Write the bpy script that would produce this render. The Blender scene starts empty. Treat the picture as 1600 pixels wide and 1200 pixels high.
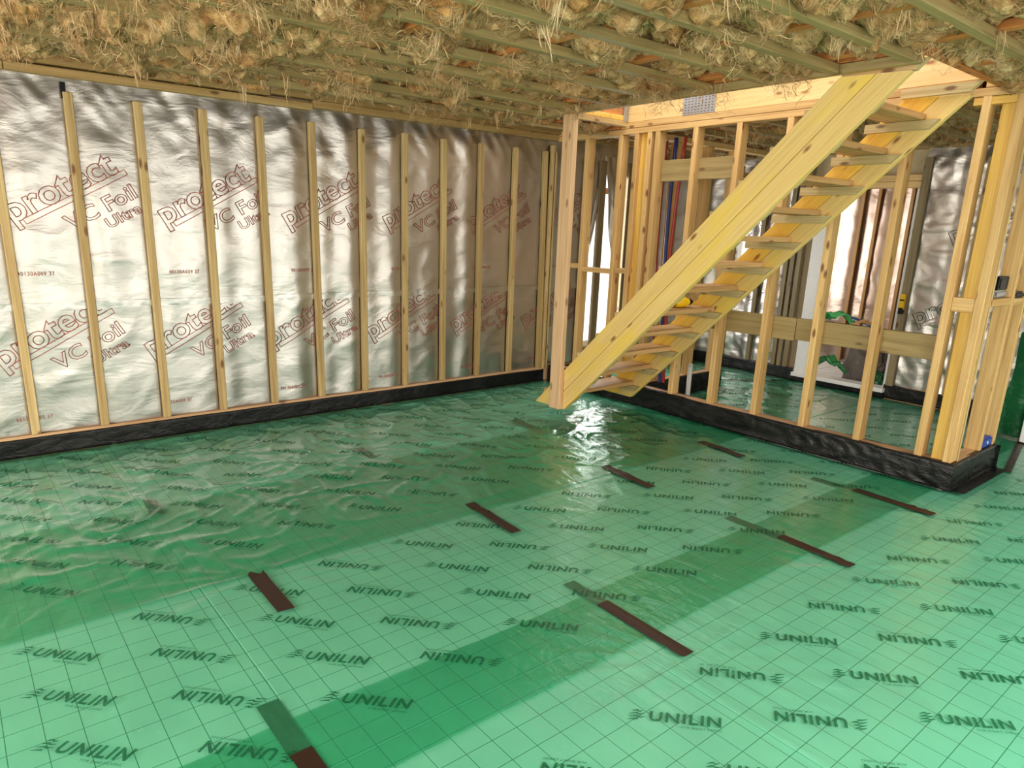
import bpy, bmesh, math, random
import numpy as np
from mathutils import Matrix, Vector
random.seed(7); RNG = np.random.default_rng(7)
scene = bpy.context.scene
COL = scene.collection

# ------------------------------------------------------------------ camera, world, lights, exposure
cam_data = bpy.data.cameras.new('camera'); cam = bpy.data.objects.new('camera', cam_data); COL.objects.link(cam)
scene.camera = cam
RX = Vector((0.7844592, -0.6194678, 0.0297230)); DN = Vector((-0.1375085, -0.2204666, -0.9656531)); FW = Vector((0.6047439, 0.7534283, -0.2581291))
cam.matrix_world = Matrix(((RX[0], -DN[0], -FW[0], -0.30199), (RX[1], -DN[1], -FW[1], -5.24730), (RX[2], -DN[2], -FW[2], 1.55630), (0, 0, 0, 1)))
cam_data.sensor_fit = 'HORIZONTAL'; cam_data.sensor_width = 36.0
cam_data.lens = 1077.21 / 1600 * 36
cam_data.shift_x = 27.13 / 1600; cam_data.shift_y = 42.26 / 1600
cam_data.clip_start = 0.05

world = bpy.data.worlds.new('overcast_sky'); scene.world = world; world.use_nodes = True
bgn = world.node_tree.nodes['Background']; bgn.inputs[0].default_value = (1.0, 0.97, 0.92, 1); bgn.inputs[1].default_value = 1.3

def area_light(name, loc, direction, sx, sy, power, color=(1, 1, 1)):
    l = bpy.data.lights.new(name, 'AREA'); l.shape = 'RECTANGLE'; l.size = sx; l.size_y = sy; l.energy = power; l.color = color
    o = bpy.data.objects.new(name, l); COL.objects.link(o); o.location = loc
    o.rotation_euler = Vector(direction).to_track_quat('-Z', 'Y').to_euler()
    return o
# daylight in the glazed openings of the walls behind the camera, in the stair well and in the far room
for wx_, ww_ in ((-0.60, 1.6), (1.95, 1.7), (4.25, 1.3)):
    area_light('daylight_patio_opening', (wx_, -6.27, 1.22), (0, 1, -0.8), ww_, 2.15, 17 * ww_, (1.0, 0.945, 0.85))
area_light('sky_fill_panel', (1.75, -8.3, 3.35), (0, 1, -0.75), 6.5, 2.0, 190, (1.0, 0.945, 0.85))  # added panel outside the openings, brightens the floor
for wy_ in (-5.5, -2.2):
    area_light('daylight_side_opening', (-3.42, wy_, 1.25), (1, 0, -0.5), 2.1, 1.6 if wy_ < -4 else 2.8, 105 if wy_ < -4 else 150, (1.0, 0.945, 0.85))
area_light('daylight_stair_rooflight', (3.9, -2.2, 4.6), (0, 0, -1), 2.6, 2.2, 45, (1.0, 0.97, 0.92))
area_light('daylight_glazed_door', (5.53, 0.055, 1.26), (0, -1, 0), 0.76, 1.80, 30, (1.0, 0.98, 0.95))
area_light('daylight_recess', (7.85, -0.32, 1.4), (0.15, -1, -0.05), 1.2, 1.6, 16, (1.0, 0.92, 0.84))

scene.view_settings.view_transform = 'Standard'; scene.view_settings.look = 'None'
scene.view_settings.gamma = 1.0; scene.view_settings.use_curve_mapping = False
scene.view_settings.exposure = 0.45
scene.cycles.use_denoising = True
scene.cycles.max_bounces = 10; scene.cycles.diffuse_bounces = 4; scene.cycles.glossy_bounces = 4; scene.cycles.transparent_max_bounces = 12
scene.cycles.caustics_reflective = False; scene.cycles.caustics_refractive = False

# ------------------------------------------------------------------ helpers
def lin(r, g, b):
    f = lambda c: (c / 255 / 12.92) if c <= 10 else ((c / 255 + 0.055) / 1.055) ** 2.4
    return (f(r), f(g), f(b), 1.0)

def perlin(x, y, seed=0):
    r = np.random.default_rng(seed); perm = r.permutation(512); ang = r.random(512) * 2 * np.pi
    x = np.asarray(x, float); y = np.asarray(y, float)
    xi = np.floor(x).astype(int); yi = np.floor(y).astype(int); xf = x - xi; yf = y - yi
    u = xf * xf * xf * (xf * (xf * 6 - 15) + 10); v = yf * yf * yf * (yf * (yf * 6 - 15) + 10)
    def g(ix, iy, dx, dy):
        a = ang[perm[(perm[ix % 512] + iy) % 512]]; return np.cos(a) * dx + np.sin(a) * dy
    n00 = g(xi, yi, xf, yf); n10 = g(xi + 1, yi, xf - 1, yf); n01 = g(xi, yi + 1, xf, yf - 1); n11 = g(xi + 1, yi + 1, xf - 1, yf - 1)
    return ((n00 * (1 - u) + n10 * u) * (1 - v) + (n01 * (1 - u) + n11 * u) * v) * 1.5

def link(o, parent=None):
    COL.objects.link(o)
    if parent is not None: o.parent = parent
    return o

def np_mesh(name, V, F, mat=None, attr=None, smooth=False):
    """V Nx3, F MxK (K = 3 or 4) -> mesh"""
    V = np.asarray(V, np.float32); F = np.asarray(F, np.int32); k = F.shape[1]
    me = bpy.data.meshes.new(name)
    me.vertices.add(len(V)); me.vertices.foreach_set('co', V.ravel())
    me.loops.add(F.size); me.loops.foreach_set('vertex_index', F.ravel())
    me.polygons.add(len(F)); me.polygons.foreach_set('loop_start', np.arange(0, F.size, k, dtype=np.int32))
    if attr is not None:
        a = me.attributes.new('gc', 'FLOAT_VECTOR', 'POINT'); a.data.foreach_set('vector', np.asarray(attr, np.float32).ravel())
    me.update(); me.validate()
    if smooth: me.polygons.foreach_set('use_smooth', np.ones(len(me.polygons), bool))
    if mat: me.materials.append(mat)
    return me

def obj(name, me, parent=None, label=None):
    o = bpy.data.objects.new(name, me); link(o, parent)
    if label: o['label'] = label
    return o

def tag(o, label, cat, group=None):
    o['label'] = label; o['category'] = cat
    if group: o['group'] = group
    return o

def empty(name, loc=(0, 0, 0)):
    o = bpy.data.objects.new(name, None); COL.objects.link(o); o.location = loc; o.empty_display_size = 0.1; return o

def structure(o): o['kind'] = 'structure'; return o
def stuff(o): o['kind'] = 'stuff'; return o

def beam_mesh(name, lo, hi, mat, axis=None, bev=0.003, lean=(0, 0), origin=(0, 0, 0)):
    """bevelled timber from lo to hi with grain coordinates along its longest axis; lean shifts the top end in x, y"""
    lo = Vector(lo); hi = Vector(hi); d = hi - lo
    if axis is None: axis = max(range(3), key=lambda i: d[i])
    bm = bmesh.new(); bmesh.ops.create_cube(bm, size=1.0)
    for v in bm.verts:
        v.co = Vector([(lo[i] + hi[i]) / 2 + v.co[i] * d[i] for i in range(3)])
    if bev: bmesh.ops.bevel(bm, geom=bm.edges[:], offset=min(bev, min(d) * 0.3), segments=1, affect='EDGES')
    off = [random.uniform(0, 50), random.uniform(0, 50), random.uniform(0, 50)]
    lay = bm.verts.layers.float_vector.new('gc'); o1, o2 = [i for i in range(3) if i != axis]
    for v in bm.verts:
        v[lay] = (v.co[axis] + off[0], v.co[o1] + off[1], v.co[o2] + off[2])
        if lean != (0, 0):
            t = (v.co.z - lo.z) / max(d.z, 1e-6); v.co.x += lean[0] * t; v.co.y += lean[1] * t
        v.co -= Vector(origin)
    me = bpy.data.meshes.new(name); bm.to_mesh(me); bm.free(); me.materials.append(mat); return me

def beam(name, lo, hi, mat, parent, label=None, **k):
    lo2 = tuple(min(a, b) for a, b in zip(lo, hi)); hi2 = tuple(max(a, b) for a, b in zip(lo, hi))
    return obj(name, beam_mesh(name, lo2, hi2, mat, **k), parent, label)

def grid_mesh(name, us, vs, fn, mat, smooth=True):
    U, Vv = np.meshgrid(us, vs); P = fn(U, Vv).reshape(-1, 3); n, m = len(us), len(vs)
    i = np.arange(n * m).reshape(m, n)
    F = np.stack([i[:-1, :-1], i[:-1, 1:], i[1:, 1:], i[1:, :-1]], -1).reshape(-1, 4)
    return np_mesh(name, P, F, mat, smooth=smooth)

def tube_mesh(name, pts, r, mat, seg=10, closed_ends=True):
    pts = [Vector(p) for p in pts]; rr = r if hasattr(r, '__len__') else [r] * len(pts)
    V = []; F = []; up = Vector((0.31, 0.2, 0.93)).normalized()
    for i, p in enumerate(pts):
        t = (pts[min(i + 1, len(pts) - 1)] - pts[max(i - 1, 0)]).normalized()
        a = t.cross(up); a = a.normalized() if a.length > 1e-4 else Vector((1, 0, 0)); b = t.cross(a)
        for k in range(seg):
            q = 2 * math.pi * k / seg; V.append(p + a * (math.cos(q) * rr[i]) + b * (math.sin(q) * rr[i]))
    for i in range(len(pts) - 1):
        for k in range(seg):
            F.append((i * seg + k, i * seg + (k + 1) % seg, (i + 1) * seg + (k + 1) % seg, (i + 1) * seg + k))
    me = bpy.data.meshes.new(name)
    if closed_ends: F += [tuple(range(seg)), tuple(range((len(pts) - 1) * seg + seg - 1, (len(pts) - 1) * seg - 1, -1))]
    me.from_pydata([tuple(v) for v in V], [], F); me.update(); me.materials.append(mat)
    for p in me.polygons: p.use_smooth = len(p.vertices) == 4
    return me

# ------------------------------------------------------------------ materials
def new_mat(name):
    m = bpy.data.materials.new(name); m.use_nodes = True; nt = m.node_tree; return m, nt, nt.nodes['Principled BSDF']
def N(nt, t, **k):
    n = nt.nodes.new(t)
    for a, v in k.items(): setattr(n, a, v)
    return n
def ramp(nt, fac, stops):
    r = N(nt, 'ShaderNodeValToRGB'); e = r.color_ramp.elements
    while len(e) < len(stops): e.new(0.5)
    for i, (p, c) in enumerate(stops): e[i].position = p; e[i].color = c
    nt.links.new(fac, r.inputs[0]); return r.outputs[0]
def mixc(nt, fac, a, b, mode='MIX'):
    m = N(nt, 'ShaderNodeMix', data_type='RGBA', blend_type=mode)
    if isinstance(fac, (int, float)): m.inputs[0].default_value = fac
    else: nt.links.new(fac, m.inputs[0])
    for s, v in ((6, a), (7, b)):
        if isinstance(v, tuple): m.inputs[s].default_value = v
        else: nt.links.new(v, m.inputs[s])
    return m.outputs[2]
def noise(nt, vec, scale, detail=3, rough=0.5, dist=0.0):
    n = N(nt, 'ShaderNodeTexNoise'); n.inputs['Scale'].default_value = scale; n.inputs['Detail'].default_value = detail
    n.inputs['Roughness'].default_value = rough; n.inputs['Distortion'].default_value = dist
    if vec is not None: nt.links.new(vec, n.inputs['Vector'])
    return n.outputs['Fac']
def mapping(nt, vec, scale=(1, 1, 1), rot=(0, 0, 0)):
    m = N(nt, 'ShaderNodeMapping'); m.inputs['Scale'].default_value = scale; m.inputs['Rotation'].default_value = rot
    nt.links.new(vec, m.inputs['Vector']); return m.outputs[0]
def bump(nt, h, strength, dist, normal=None):
    b = N(nt, 'ShaderNodeBump'); b.inputs['Strength'].default_value = strength; b.inputs['Distance'].default_value = dist
    nt.links.new(h, b.inputs['Height'])
    if normal is not None: nt.links.new(normal, b.inputs['Normal'])
    return b.outputs[0]

def wood(name, c1, c2, knot=(0.10, 0.045, 0.015, 1), rough=0.6, vary=0.35, stain=None):
    m, nt, p = new_mat(name)
    a = N(nt, 'ShaderNodeAttribute', attribute_name='gc'); v = a.outputs['Vector']
    g1 = noise(nt, mapping(nt, v, (1.3, 34, 34)), 1.0, 4, 0.6, 0.6)
    g2 = noise(nt, mapping(nt, v, (2.5, 160, 160)), 1.0, 2, 0.5)
    tone = noise(nt, mapping(nt, v, (0.35, 0.35, 0.35)), 1.0, 0)
    base = ramp(nt, g1, [(0.28, c2), (0.62, c1)])
    fine = ramp(nt, g2, [(0.3, (0.80, 0.74, 0.66, 1)), (0.6, (1, 1, 1, 1))])
    base = mixc(nt, 0.7, base, fine, 'MULTIPLY')
    tn = ramp(nt, tone, [(0.25, (1 - vary, 1 - vary * 1.15, 1 - vary * 1.4, 1)), (0.75, (1.0, 1.0, 1.0, 1))])
    base = mixc(nt, 1.0, base, tn, 'MULTIPLY')
    if stain:
        sn = noise(nt, mapping(nt, v, (2.2, 8, 8)), 1.0, 2, 0.5)
        sf = ramp(nt, sn, [(0.50, (0, 0, 0, 1)), (0.70, (0.6, 0.6, 0.6, 1))])
        base = mixc(nt, sf, base, stain)
    vo = N(nt, 'ShaderNodeTexVoronoi'); nt.links.new(mapping(nt, v, (5.0, 13, 13)), vo.inputs['Vector']); vo.inputs['Scale'].default_value = 1.0
    kf = ramp(nt, vo.outputs['Distance'], [(0.10, (0.9, 0.9, 0.9, 1)), (0.21, (0, 0, 0, 1))])
    gate = N(nt, 'ShaderNodeSeparateColor'); nt.links.new(vo.outputs['Color'], gate.inputs[0])
    gt = N(nt, 'ShaderNodeMath', operation='GREATER_THAN'); nt.links.new(gate.outputs[0], gt.inputs[0]); gt.inputs[1].default_value = 0.52
    km = N(nt, 'ShaderNodeMath', operation='MULTIPLY'); nt.links.new(kf, km.inputs[0]); nt.links.new(gt.outputs[0], km.inputs[1])
    base = mixc(nt, km.outputs[0], base, knot)
    nt.links.new(base, p.inputs['Base Color']); p.inputs['Roughness'].default_value = rough
    nt.links.new(bump(nt, g1, 0.25, 0.002), p.inputs['Normal'])
    return m

W_STUD = wood('pine_stud', lin(234, 198, 136), lin(202, 156, 94), lin(112, 66, 30), vary=0.25)
W_BATTEN = wood('pine_batten', lin(214, 188, 134), lin(176, 144, 92), lin(110, 66, 32), vary=0.3)
W_YELLOW = wood('yellow_pine', lin(236, 194, 98), lin(216, 166, 70), lin(140, 84, 34), vary=0.15)
W_STAIR = wood('stair_board', lin(234, 203, 130), lin(224, 190, 116), lin(120, 74, 34), vary=0.05, stain=lin(232, 198, 62))
W_STAIRY = wood('stair_board_yellow', lin(244, 204, 92), lin(236, 190, 70), lin(140, 84, 34), vary=0.05)
W_TREAD = wood('tread_plank', lin(210, 170, 116), lin(180, 136, 84), lin(112, 66, 32), vary=0.2)
W_CLEAT = wood('grey_cleat', lin(206, 188, 140), lin(178, 156, 106), lin(104, 70, 40), vary=0.15)
W_GREEN = wood('treated_batten', lin(172, 152, 102), lin(142, 120, 74), lin(96, 74, 40), vary=0.2)
W_PLATE = wood('weathered_plate', lin(188, 158, 104), lin(158, 124, 72), lin(92, 60, 28), vary=0.25)
W_GREY = wood('grey_batten', lin(150, 134, 100), lin(120, 102, 72), lin(70, 50, 32), vary=0.2)
W_POST = wood('planed_post', lin(226, 190, 150), lin(208, 168, 124), lin(150, 110, 76), vary=0.1)
W_SOLE = wood('pinkish_sole', lin(214, 176, 136), lin(192, 150, 108), lin(130, 90, 60), vary=0.1)
W_LVL = wood('laminated_beam', lin(244, 210, 150), lin(232, 190, 124), lin(150, 90, 44), vary=0.06)
W_ORANGE = wood('orange_web', lin(214, 140, 74), lin(186, 108, 48), lin(120, 62, 26), vary=0.15)

def simple(name, col, rough=0.5, metal=0.0, bumps=None, spec=0.5):
    m, nt, p = new_mat(name); p.inputs['Base Color'].default_value = col; p.inputs['Roughness'].default_value = rough; p.inputs['Metallic'].default_value = metal
    p.inputs['Specular IOR Level'].default_value = spec
    tc = N(nt, 'ShaderNodeNewGeometry')
    n = noise(nt, tc.outputs['Position'], bumps[0] if bumps else 30, 4)
    v = mixc(nt, n, tuple(c * 0.85 for c in col[:3]) + (1,), col); nt.links.new(v, p.inputs['Base Color'])
    if bumps: nt.links.new(bump(nt, n, bumps[1], bumps[2]), p.inputs['Normal'])
    return m

def mat_dpm():
    m, nt, p = new_mat('black_polythene'); g = N(nt, 'ShaderNodeNewGeometry')
    n1 = noise(nt, mapping(nt, g.outputs['Position'], (9, 9, 16)), 1.0, 4, 0.6, 0.8)
    dust = noise(nt, g.outputs['Position'], 5.0, 5, 0.65)
    c = ramp(nt, dust, [(0.45, (0.006, 0.006, 0.0065, 1)), (0.78, (0.022, 0.022, 0.022, 1))])
    nt.links.new(c, p.inputs['Base Color']); p.inputs['Roughness'].default_value = 0.33; p.inputs['Specular IOR Level'].default_value = 0.28
    nt.links.new(bump(nt, n1, 0.45, 0.02), p.inputs['Normal']); return m
M_DPM = mat_dpm()

def mat_foil(name, tint=(0.52, 0.495, 0.46, 1)):
    m, nt, p = new_mat(name); g = N(nt, 'ShaderNodeNewGeometry'); pos = g.outputs['Position']
    p.inputs['Base Color'].default_value = tint; p.inputs['Metallic'].default_value = 1.0
    r = noise(nt, pos, 3.0, 3); rr = N(nt, 'ShaderNodeMapRange'); nt.links.new(r, rr.inputs[0]); rr.inputs[3].default_value = 0.27; rr.inputs[4].default_value = 0.42
    nt.links.new(rr.outputs[0], p.inputs['Roughness'])
    a = noise(nt, mapping(nt, pos, (2.0, 2.0, 4.0), (0.0, 0.5, 0.0)), 1.8, 4, 0.5, 0.6)
    b = noise(nt, mapping(nt, pos, (1, 1, 2)), 38, 3, 0.6)
    c = noise(nt, mapping(nt, pos, (3.5, 3.5, 15), (0.0, 0.25, 0.0)), 1.6, 3, 0.6, 1.2)
    nt.links.new(bump(nt, b, 0.10, 0.003, bump(nt, c, 0.055, 0.014, bump(nt, a, 0.22, 0.03))), p.inputs['Normal']); return m
M_FOIL = mat_foil('aluminium_foil')
M_FOILPRINT = simple('red_foil_print', lin(184, 104, 88), 0.5)
M_SEAMTAPE = mat_foil('foil_seam_tape', (0.52, 0.51, 0.48, 1)); M_FOILTINT = mat_foil('low_light_foil', (0.62, 0.50, 0.43, 1))  # recess foil: same foil, pink of its low light put into the tint

def mat_film():
    m, nt, p = new_mat('green_polythene'); out = nt.nodes['Material Output']; g = N(nt, 'ShaderNodeNewGeometry'); pos = g.outputs['Position']
    cl = noise(nt, pos, 1.3, 3)
    n1 = noise(nt, mapping(nt, pos, (9, 3.0, 1), (0, 0, 0.3)), 2.0, 4, 0.6, 0.9)
    n2 = noise(nt, mapping(nt, pos, (18, 6, 1), (0, 0, -0.35)), 2.4, 3, 0.6, 0.6)
    bn = bump(nt, n2, 0.20, 0.008, bump(nt, n1, 0.30, 0.02))
    df = N(nt, 'ShaderNodeBsdfDiffuse'); nt.links.new(ramp(nt, cl, [(0.3, lin(60, 190, 134)), (0.7, lin(80, 206, 154))]), df.inputs[0]); nt.links.new(bn, df.inputs['Normal'])
    t = N(nt, 'ShaderNodeBsdfTransparent'); t.inputs[0].default_value = (0.53, 0.86, 0.74, 1)
    mx = N(nt, 'ShaderNodeMixShader'); mx.inputs[0].default_value = 0.22
    nt.links.new(t.outputs[0], mx.inputs[1]); nt.links.new(df.outputs[0], mx.inputs[2])
    gl = N(nt, 'ShaderNodeBsdfGlossy'); gl.inputs['Roughness'].default_value = 0.17; nt.links.new(bn, gl.inputs['Normal'])
    lw = N(nt, 'ShaderNodeLayerWeight'); lw.inputs[0].default_value = 0.5
    pw = N(nt, 'ShaderNodeMath', operation='POWER'); nt.links.new(lw.outputs['Facing'], pw.inputs[0]); pw.inputs[1].default_value = 3.2
    fr = N(nt, 'ShaderNodeMath', operation='MULTIPLY_ADD'); nt.links.new(pw.outputs[0], fr.inputs[0]); fr.inputs[1].default_value = 0.85; fr.inputs[2].default_value = 0.04
    m2 = N(nt, 'ShaderNodeMixShader'); nt.links.new(fr.outputs[0], m2.inputs[0]); nt.links.new(mx.outputs[0], m2.inputs[1]); nt.links.new(gl.outputs[0], m2.inputs[2])
    nt.links.new(m2.outputs[0], out.inputs[0]); nt.nodes.remove(p); return m
M_FILM = mat_film()

def mat_print():
    m, nt, p = new_mat('dark_green_print'); out = nt.nodes['Material Output']
    p.inputs['Base Color'].default_value = lin(26, 92, 66); p.inputs['Roughness'].default_value = 0.3
    t = N(nt, 'ShaderNodeBsdfTransparent'); t.inputs[0].default_value = (0.4, 0.75, 0.6, 1); mx = N(nt, 'ShaderNodeMixShader')
    g = N(nt, 'ShaderNodeNewGeometry'); w = noise(nt, g.outputs['Position'], 70, 3)
    r = N(nt, 'ShaderNodeMapRange'); nt.links.new(w, r.inputs[0]); r.inputs[1].default_value = 0.3; r.inputs[2].default_value = 0.6; r.inputs[3].default_value = 0.45; r.inputs[4].default_value = 0.78
    nt.links.new(r.outputs[0], mx.inputs[0]); nt.links.new(t.outputs[0], mx.inputs[1]); nt.links.new(p.outputs[0], mx.inputs[2]); nt.links.new(mx.outputs[0], out.inputs[0]); return m
M_PRINT = mat_print()

def mat_board():
    m, nt, p = new_mat('gridded_insulation_facing'); g = N(nt, 'ShaderNodeNewGeometry')
    s = N(nt, 'ShaderNodeSeparateXYZ'); nt.links.new(g.outputs['Position'], s.inputs[0]); fac = None
    for i, off in ((0, 0.43), (1, 0.42)):
        ad = N(nt, 'ShaderNodeMath', operation='ADD'); nt.links.new(s.outputs[i], ad.inputs[0]); ad.inputs[1].default_value = 20 + off * 0.1
        md = N(nt, 'ShaderNodeMath', operation='MODULO'); nt.links.new(ad.outputs[0], md.inputs[0]); md.inputs[1].default_value = 0.1
        lt = N(nt, 'ShaderNodeMath', operation='LESS_THAN'); nt.links.new(md.outputs[0], lt.inputs[0]); lt.inputs[1].default_value = 0.0026
        if fac is None: fac = lt.outputs[0]
        else:
            mx = N(nt, 'ShaderNodeMath', operation='MAXIMUM'); nt.links.new(fac, mx.inputs[0]); nt.links.new(lt.outputs[0], mx.inputs[1]); fac = mx.outputs[0]
    n = noise(nt, g.outputs['Position'], 4, 3); c = ramp(nt, n, [(0.3, lin(232, 240, 240)), (0.7, lin(248, 252, 250))])
    c = mixc(nt, fac, c, lin(96, 116, 106)); nt.links.new(c, p.inputs['Base Color']); p.inputs['Roughness'].default_value = 0.5; return m
M_BOARD = mat_board()
M_TAPE = simple('brown_tape', lin(52, 32, 26), 0.42, 0, (60, 0.15, 0.002))
M_SLAB = simple('concrete_slab', lin(150, 148, 142), 0.9, 0, (20, 0.3, 0.01))
M_DECK = simple('chipboard_deck', lin(150, 112, 66), 0.85, 0, (60, 0.3, 0.004))
M_GALV = simple('galvanised_steel', lin(176, 178, 180), 0.35, 0.8, (80, 0.2, 0.002))
M_WHITE = simple('white_upvc', lin(240, 238, 236), 0.35, 0)
M_BLACK = simple('black_plastic', lin(14, 14, 15), 0.45, 0, spec=0.25)
M_BLUE = simple('blue_plastic', lin(26, 76, 178), 0.4, 0)
M_PIPER = simple('red_pipe', lin(160, 34, 22), 0.4, 0)
M_PIPEB = simple('blue_pipe', lin(26, 48, 120), 0.4, 0)
M_PIPEL = simple('light_blue_hose', lin(48, 112, 178), 0.4, 0)
M_TOOL = simple('yellow_tool', lin(240, 190, 20), 0.4, 0)
M_GREENSHEET = simple('green_offcut', lin(62, 150, 88), 0.3, 0, (14, 0.5, 0.02))
M_DKGREEN = simple('dark_green_sheet', lin(22, 92, 52), 0.28, 0, (9, 0.6, 0.03))
M_BAG = simple('grey_rubble_bag', lin(128, 118, 112), 0.35, 0, (24, 0.6, 0.02))
M_BROWNPAPER = simple('brown_paper', lin(186, 140, 92), 0.8, 0, (20, 0.4, 0.01))
M_PLASTER = simple('plain_lining_board', lin(198, 178, 142), 0.8, 0)
M_GLASS, _nt, _p = new_mat('window_glass'); _p.inputs['Base Color'].default_value = (1, 1, 1, 1); _p.inputs['Transmission Weight'].default_value = 1.0; _p.inputs['Roughness'].default_value = 0.0; _p.inputs['IOR'].default_value = 1.02

def mat_wool():
    m, nt, p = new_mat('glass_wool'); g = N(nt, 'ShaderNodeNewGeometry'); pos = g.outputs['Position']
    big = noise(nt, pos, 2.6, 3, 0.55); fib = noise(nt, mapping(nt, pos, (22, 60, 60), (0.2, 0.3, 0.5)), 1.0, 4, 0.65, 1.2); mid = noise(nt, pos, 14, 4, 0.6, 0.6)
    c = ramp(nt, mid, [(0.28, lin(130, 96, 64)), (0.45, lin(174, 144, 104)), (0.60, lin(206, 180, 138)), (0.75, lin(228, 208, 174))])
    tint = ramp(nt, big, [(0.36, (0.98, 0.74, 0.54, 1)), (0.5, (1, 0.92, 0.82, 1)), (0.66, (1.0, 0.98, 0.88, 1))])
    c = mixc(nt, 1.0, c, tint, 'MULTIPLY')
    c = mixc(nt, 0.55, c, ramp(nt, fib, [(0.3, (0.45, 0.38, 0.30, 1)), (0.62, (1.1, 1.08, 1.0, 1))]), 'MULTIPLY')
    nt.links.new(c, p.inputs['Base Color']); p.inputs['Roughness'].default_value = 0.9; p.inputs['Specular IOR Level'].default_value = 0.1
    nt.links.new(bump(nt, fib, 0.8, 0.012, bump(nt, mid, 0.7, 0.03)), p.inputs['Normal']); return m
M_WOOL = mat_wool()
def mat_fibre():
    m, nt, p = new_mat('glass_wool_fibre'); a = N(nt, 'ShaderNodeAttribute', attribute_name='gc'); v = a.outputs['Vector']
    s = N(nt, 'ShaderNodeSeparateXYZ'); nt.links.new(v, s.inputs[0])
    c = ramp(nt, s.outputs[0], [(0.0, lin(148, 98, 62)), (0.2, lin(176, 140, 98)), (0.6, lin(204, 174, 132)), (1.0, lin(228, 206, 170))])
    n = noise(nt, mapping(nt, v, (0, 90, 5)), 1.0, 3, 0.6); c = mixc(nt, 0.6, c, ramp(nt, n, [(0.3, (0.55, 0.48, 0.40, 1)), (0.6, (1.05, 1.03, 0.98, 1))]), 'MULTIPLY')
    nt.links.new(c, p.inputs['Base Color']); p.inputs['Roughness'].default_value = 0.85; p.inputs['Specular IOR Level'].default_value = 0.15
    nt.links.new(bump(nt, n, 0.5, 0.004), p.inputs['Normal']); return m
M_FIBRE = mat_fibre()

# ------------------------------------------------------------------ key dimensions (metres)
ZC = 2.3665      # underside of ceiling battens and partition top plates
XP = 4.566       # front face of partition studs
ZS = 0.19        # top of partition sole plate
XB = 7.0         # back wall
X0, Y0 = -3.5, -6.35

# ------------------------------------------------------------------ floor
fl = obj('floor', beam_mesh('floor', (X0, Y0, -0.30), (9.6, 0.3, -0.10), M_SLAB, axis=0, bev=0)); structure(fl)
bx = [-3.2 + 1.2 * k for k in range(10)]; by = [0.0, -1.25, -3.65, -6.05, -6.35]
for i, xa in enumerate(bx):
    for j in range(4):
        w = min(1.2, 9.5 - xa)
        if w > 0.05: beam('insulation_board', (xa + 0.002, by[j] - 0.002, -0.10), (xa + w - 0.002, by[j + 1] + 0.002, random.uniform(-0.0015, 0.0)), M_BOARD, fl, axis=0)

def film_h(x, y):
    """height of the wrinkled film above the boards"""
    x = np.asarray(x, float); y = np.asarray(y, float)
    h = 0.0035 + 0.003 * perlin(x * 1.7, y * 1.7, 3)
    far = np.clip((y + 2.6) / 1.0, 0.12, 1.0) * 1.1
    a = perlin(x * 4 + 1.5 * perlin(x, y, 8), y * 1.6, 4); h += far * 0.008 * (1 - np.abs(a) * 5).clip(0) ** 1.5
    b = perlin(x * 2.2 + y * 1.5, y * 3.2 - x * 1.6, 5); h += far * 0.009 * (1 - np.abs(b) * 6).clip(0) ** 1.5
    e = perlin(x * 5 - y * 4, y * 2.5 + x * 1.5, 7); h += far * 0.005 * (1 - np.abs(e) * 5).clip(0) ** 1.5
    c = perlin(x * 13, y * 4, 6); h += 0.0016 * c
    for (tx, ty, n) in ((0.63, -2.40, 9), (1.9, -2.29, 11), (3.05, -2.29, 9), (1.73, -3.95, 12), (3.0, -3.96, 10), (4.06, -3.93, 9), (4.1, -2.30, 8)):   # creases fanning out of the taped spots
        dx = x - tx; dy = y - ty; r = np.hypot(dx, dy); t = np.arctan2(dy, dx)
        h += 0.007 * np.exp(-(r / 0.45) ** 2) * np.clip(r / 0.08, 0, 1) * (np.cos(n * t + 6 * np.sin(t * 2 + tx)) .clip(0) ** 3)
    h += 0.006 * np.exp(-((x - 1.605 - 0.004 * np.sin(y * 9)) / 0.014) ** 2) * np.clip((-3.86 - y) / 0.1, 0, 1)      # fold line near the camera
    return np.maximum(h, 0.0015)
SHEET_GAP = 0.004
def film_sheet(name, xa, xb, ya, yb, layer, label, step=0.03):
    us = np.arange(xa, xb + 1e-6, step); vs = np.linspace(yb, ya, int(abs(yb - ya) / step) + 1)
    wob = lambda x, s: 0.012 * perlin(x * 0.9, x * 0 + s, 9)
    def fn(U, V):
        t = (V - ya) / (yb - ya); Y = V + wob(U, 3.3) * t + wob(U, 7.7) * (1 - t) * (ya < -0.2)
        return np.stack([U, Y, film_h(U, Y) + layer * SHEET_GAP], -1)
    o = obj(name, grid_mesh(name, us, vs, fn, M_FILM)); tag(o, label, 'plastic sheet', 'green film sheets lapped over the floor'); return o
film3 = film_sheet('floor_membrane', -1.3, 6.98, -3.39, -6.3, 0, 'translucent green printed film sheet nearest the camera, lowest of the three laps', 0.02)
film2 = film_sheet('floor_membrane', -1.3, 6.98, -1.35, -3.765, 1, 'translucent green printed film sheet across the middle of the floor, between two tape rows', 0.02)
film1 = film_sheet('floor_membrane', -1.3, 6.98, -0.03, -2.40, 2, 'translucent green wrinkled film sheet along the foil wall, topmost lap', 0.02)

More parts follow.
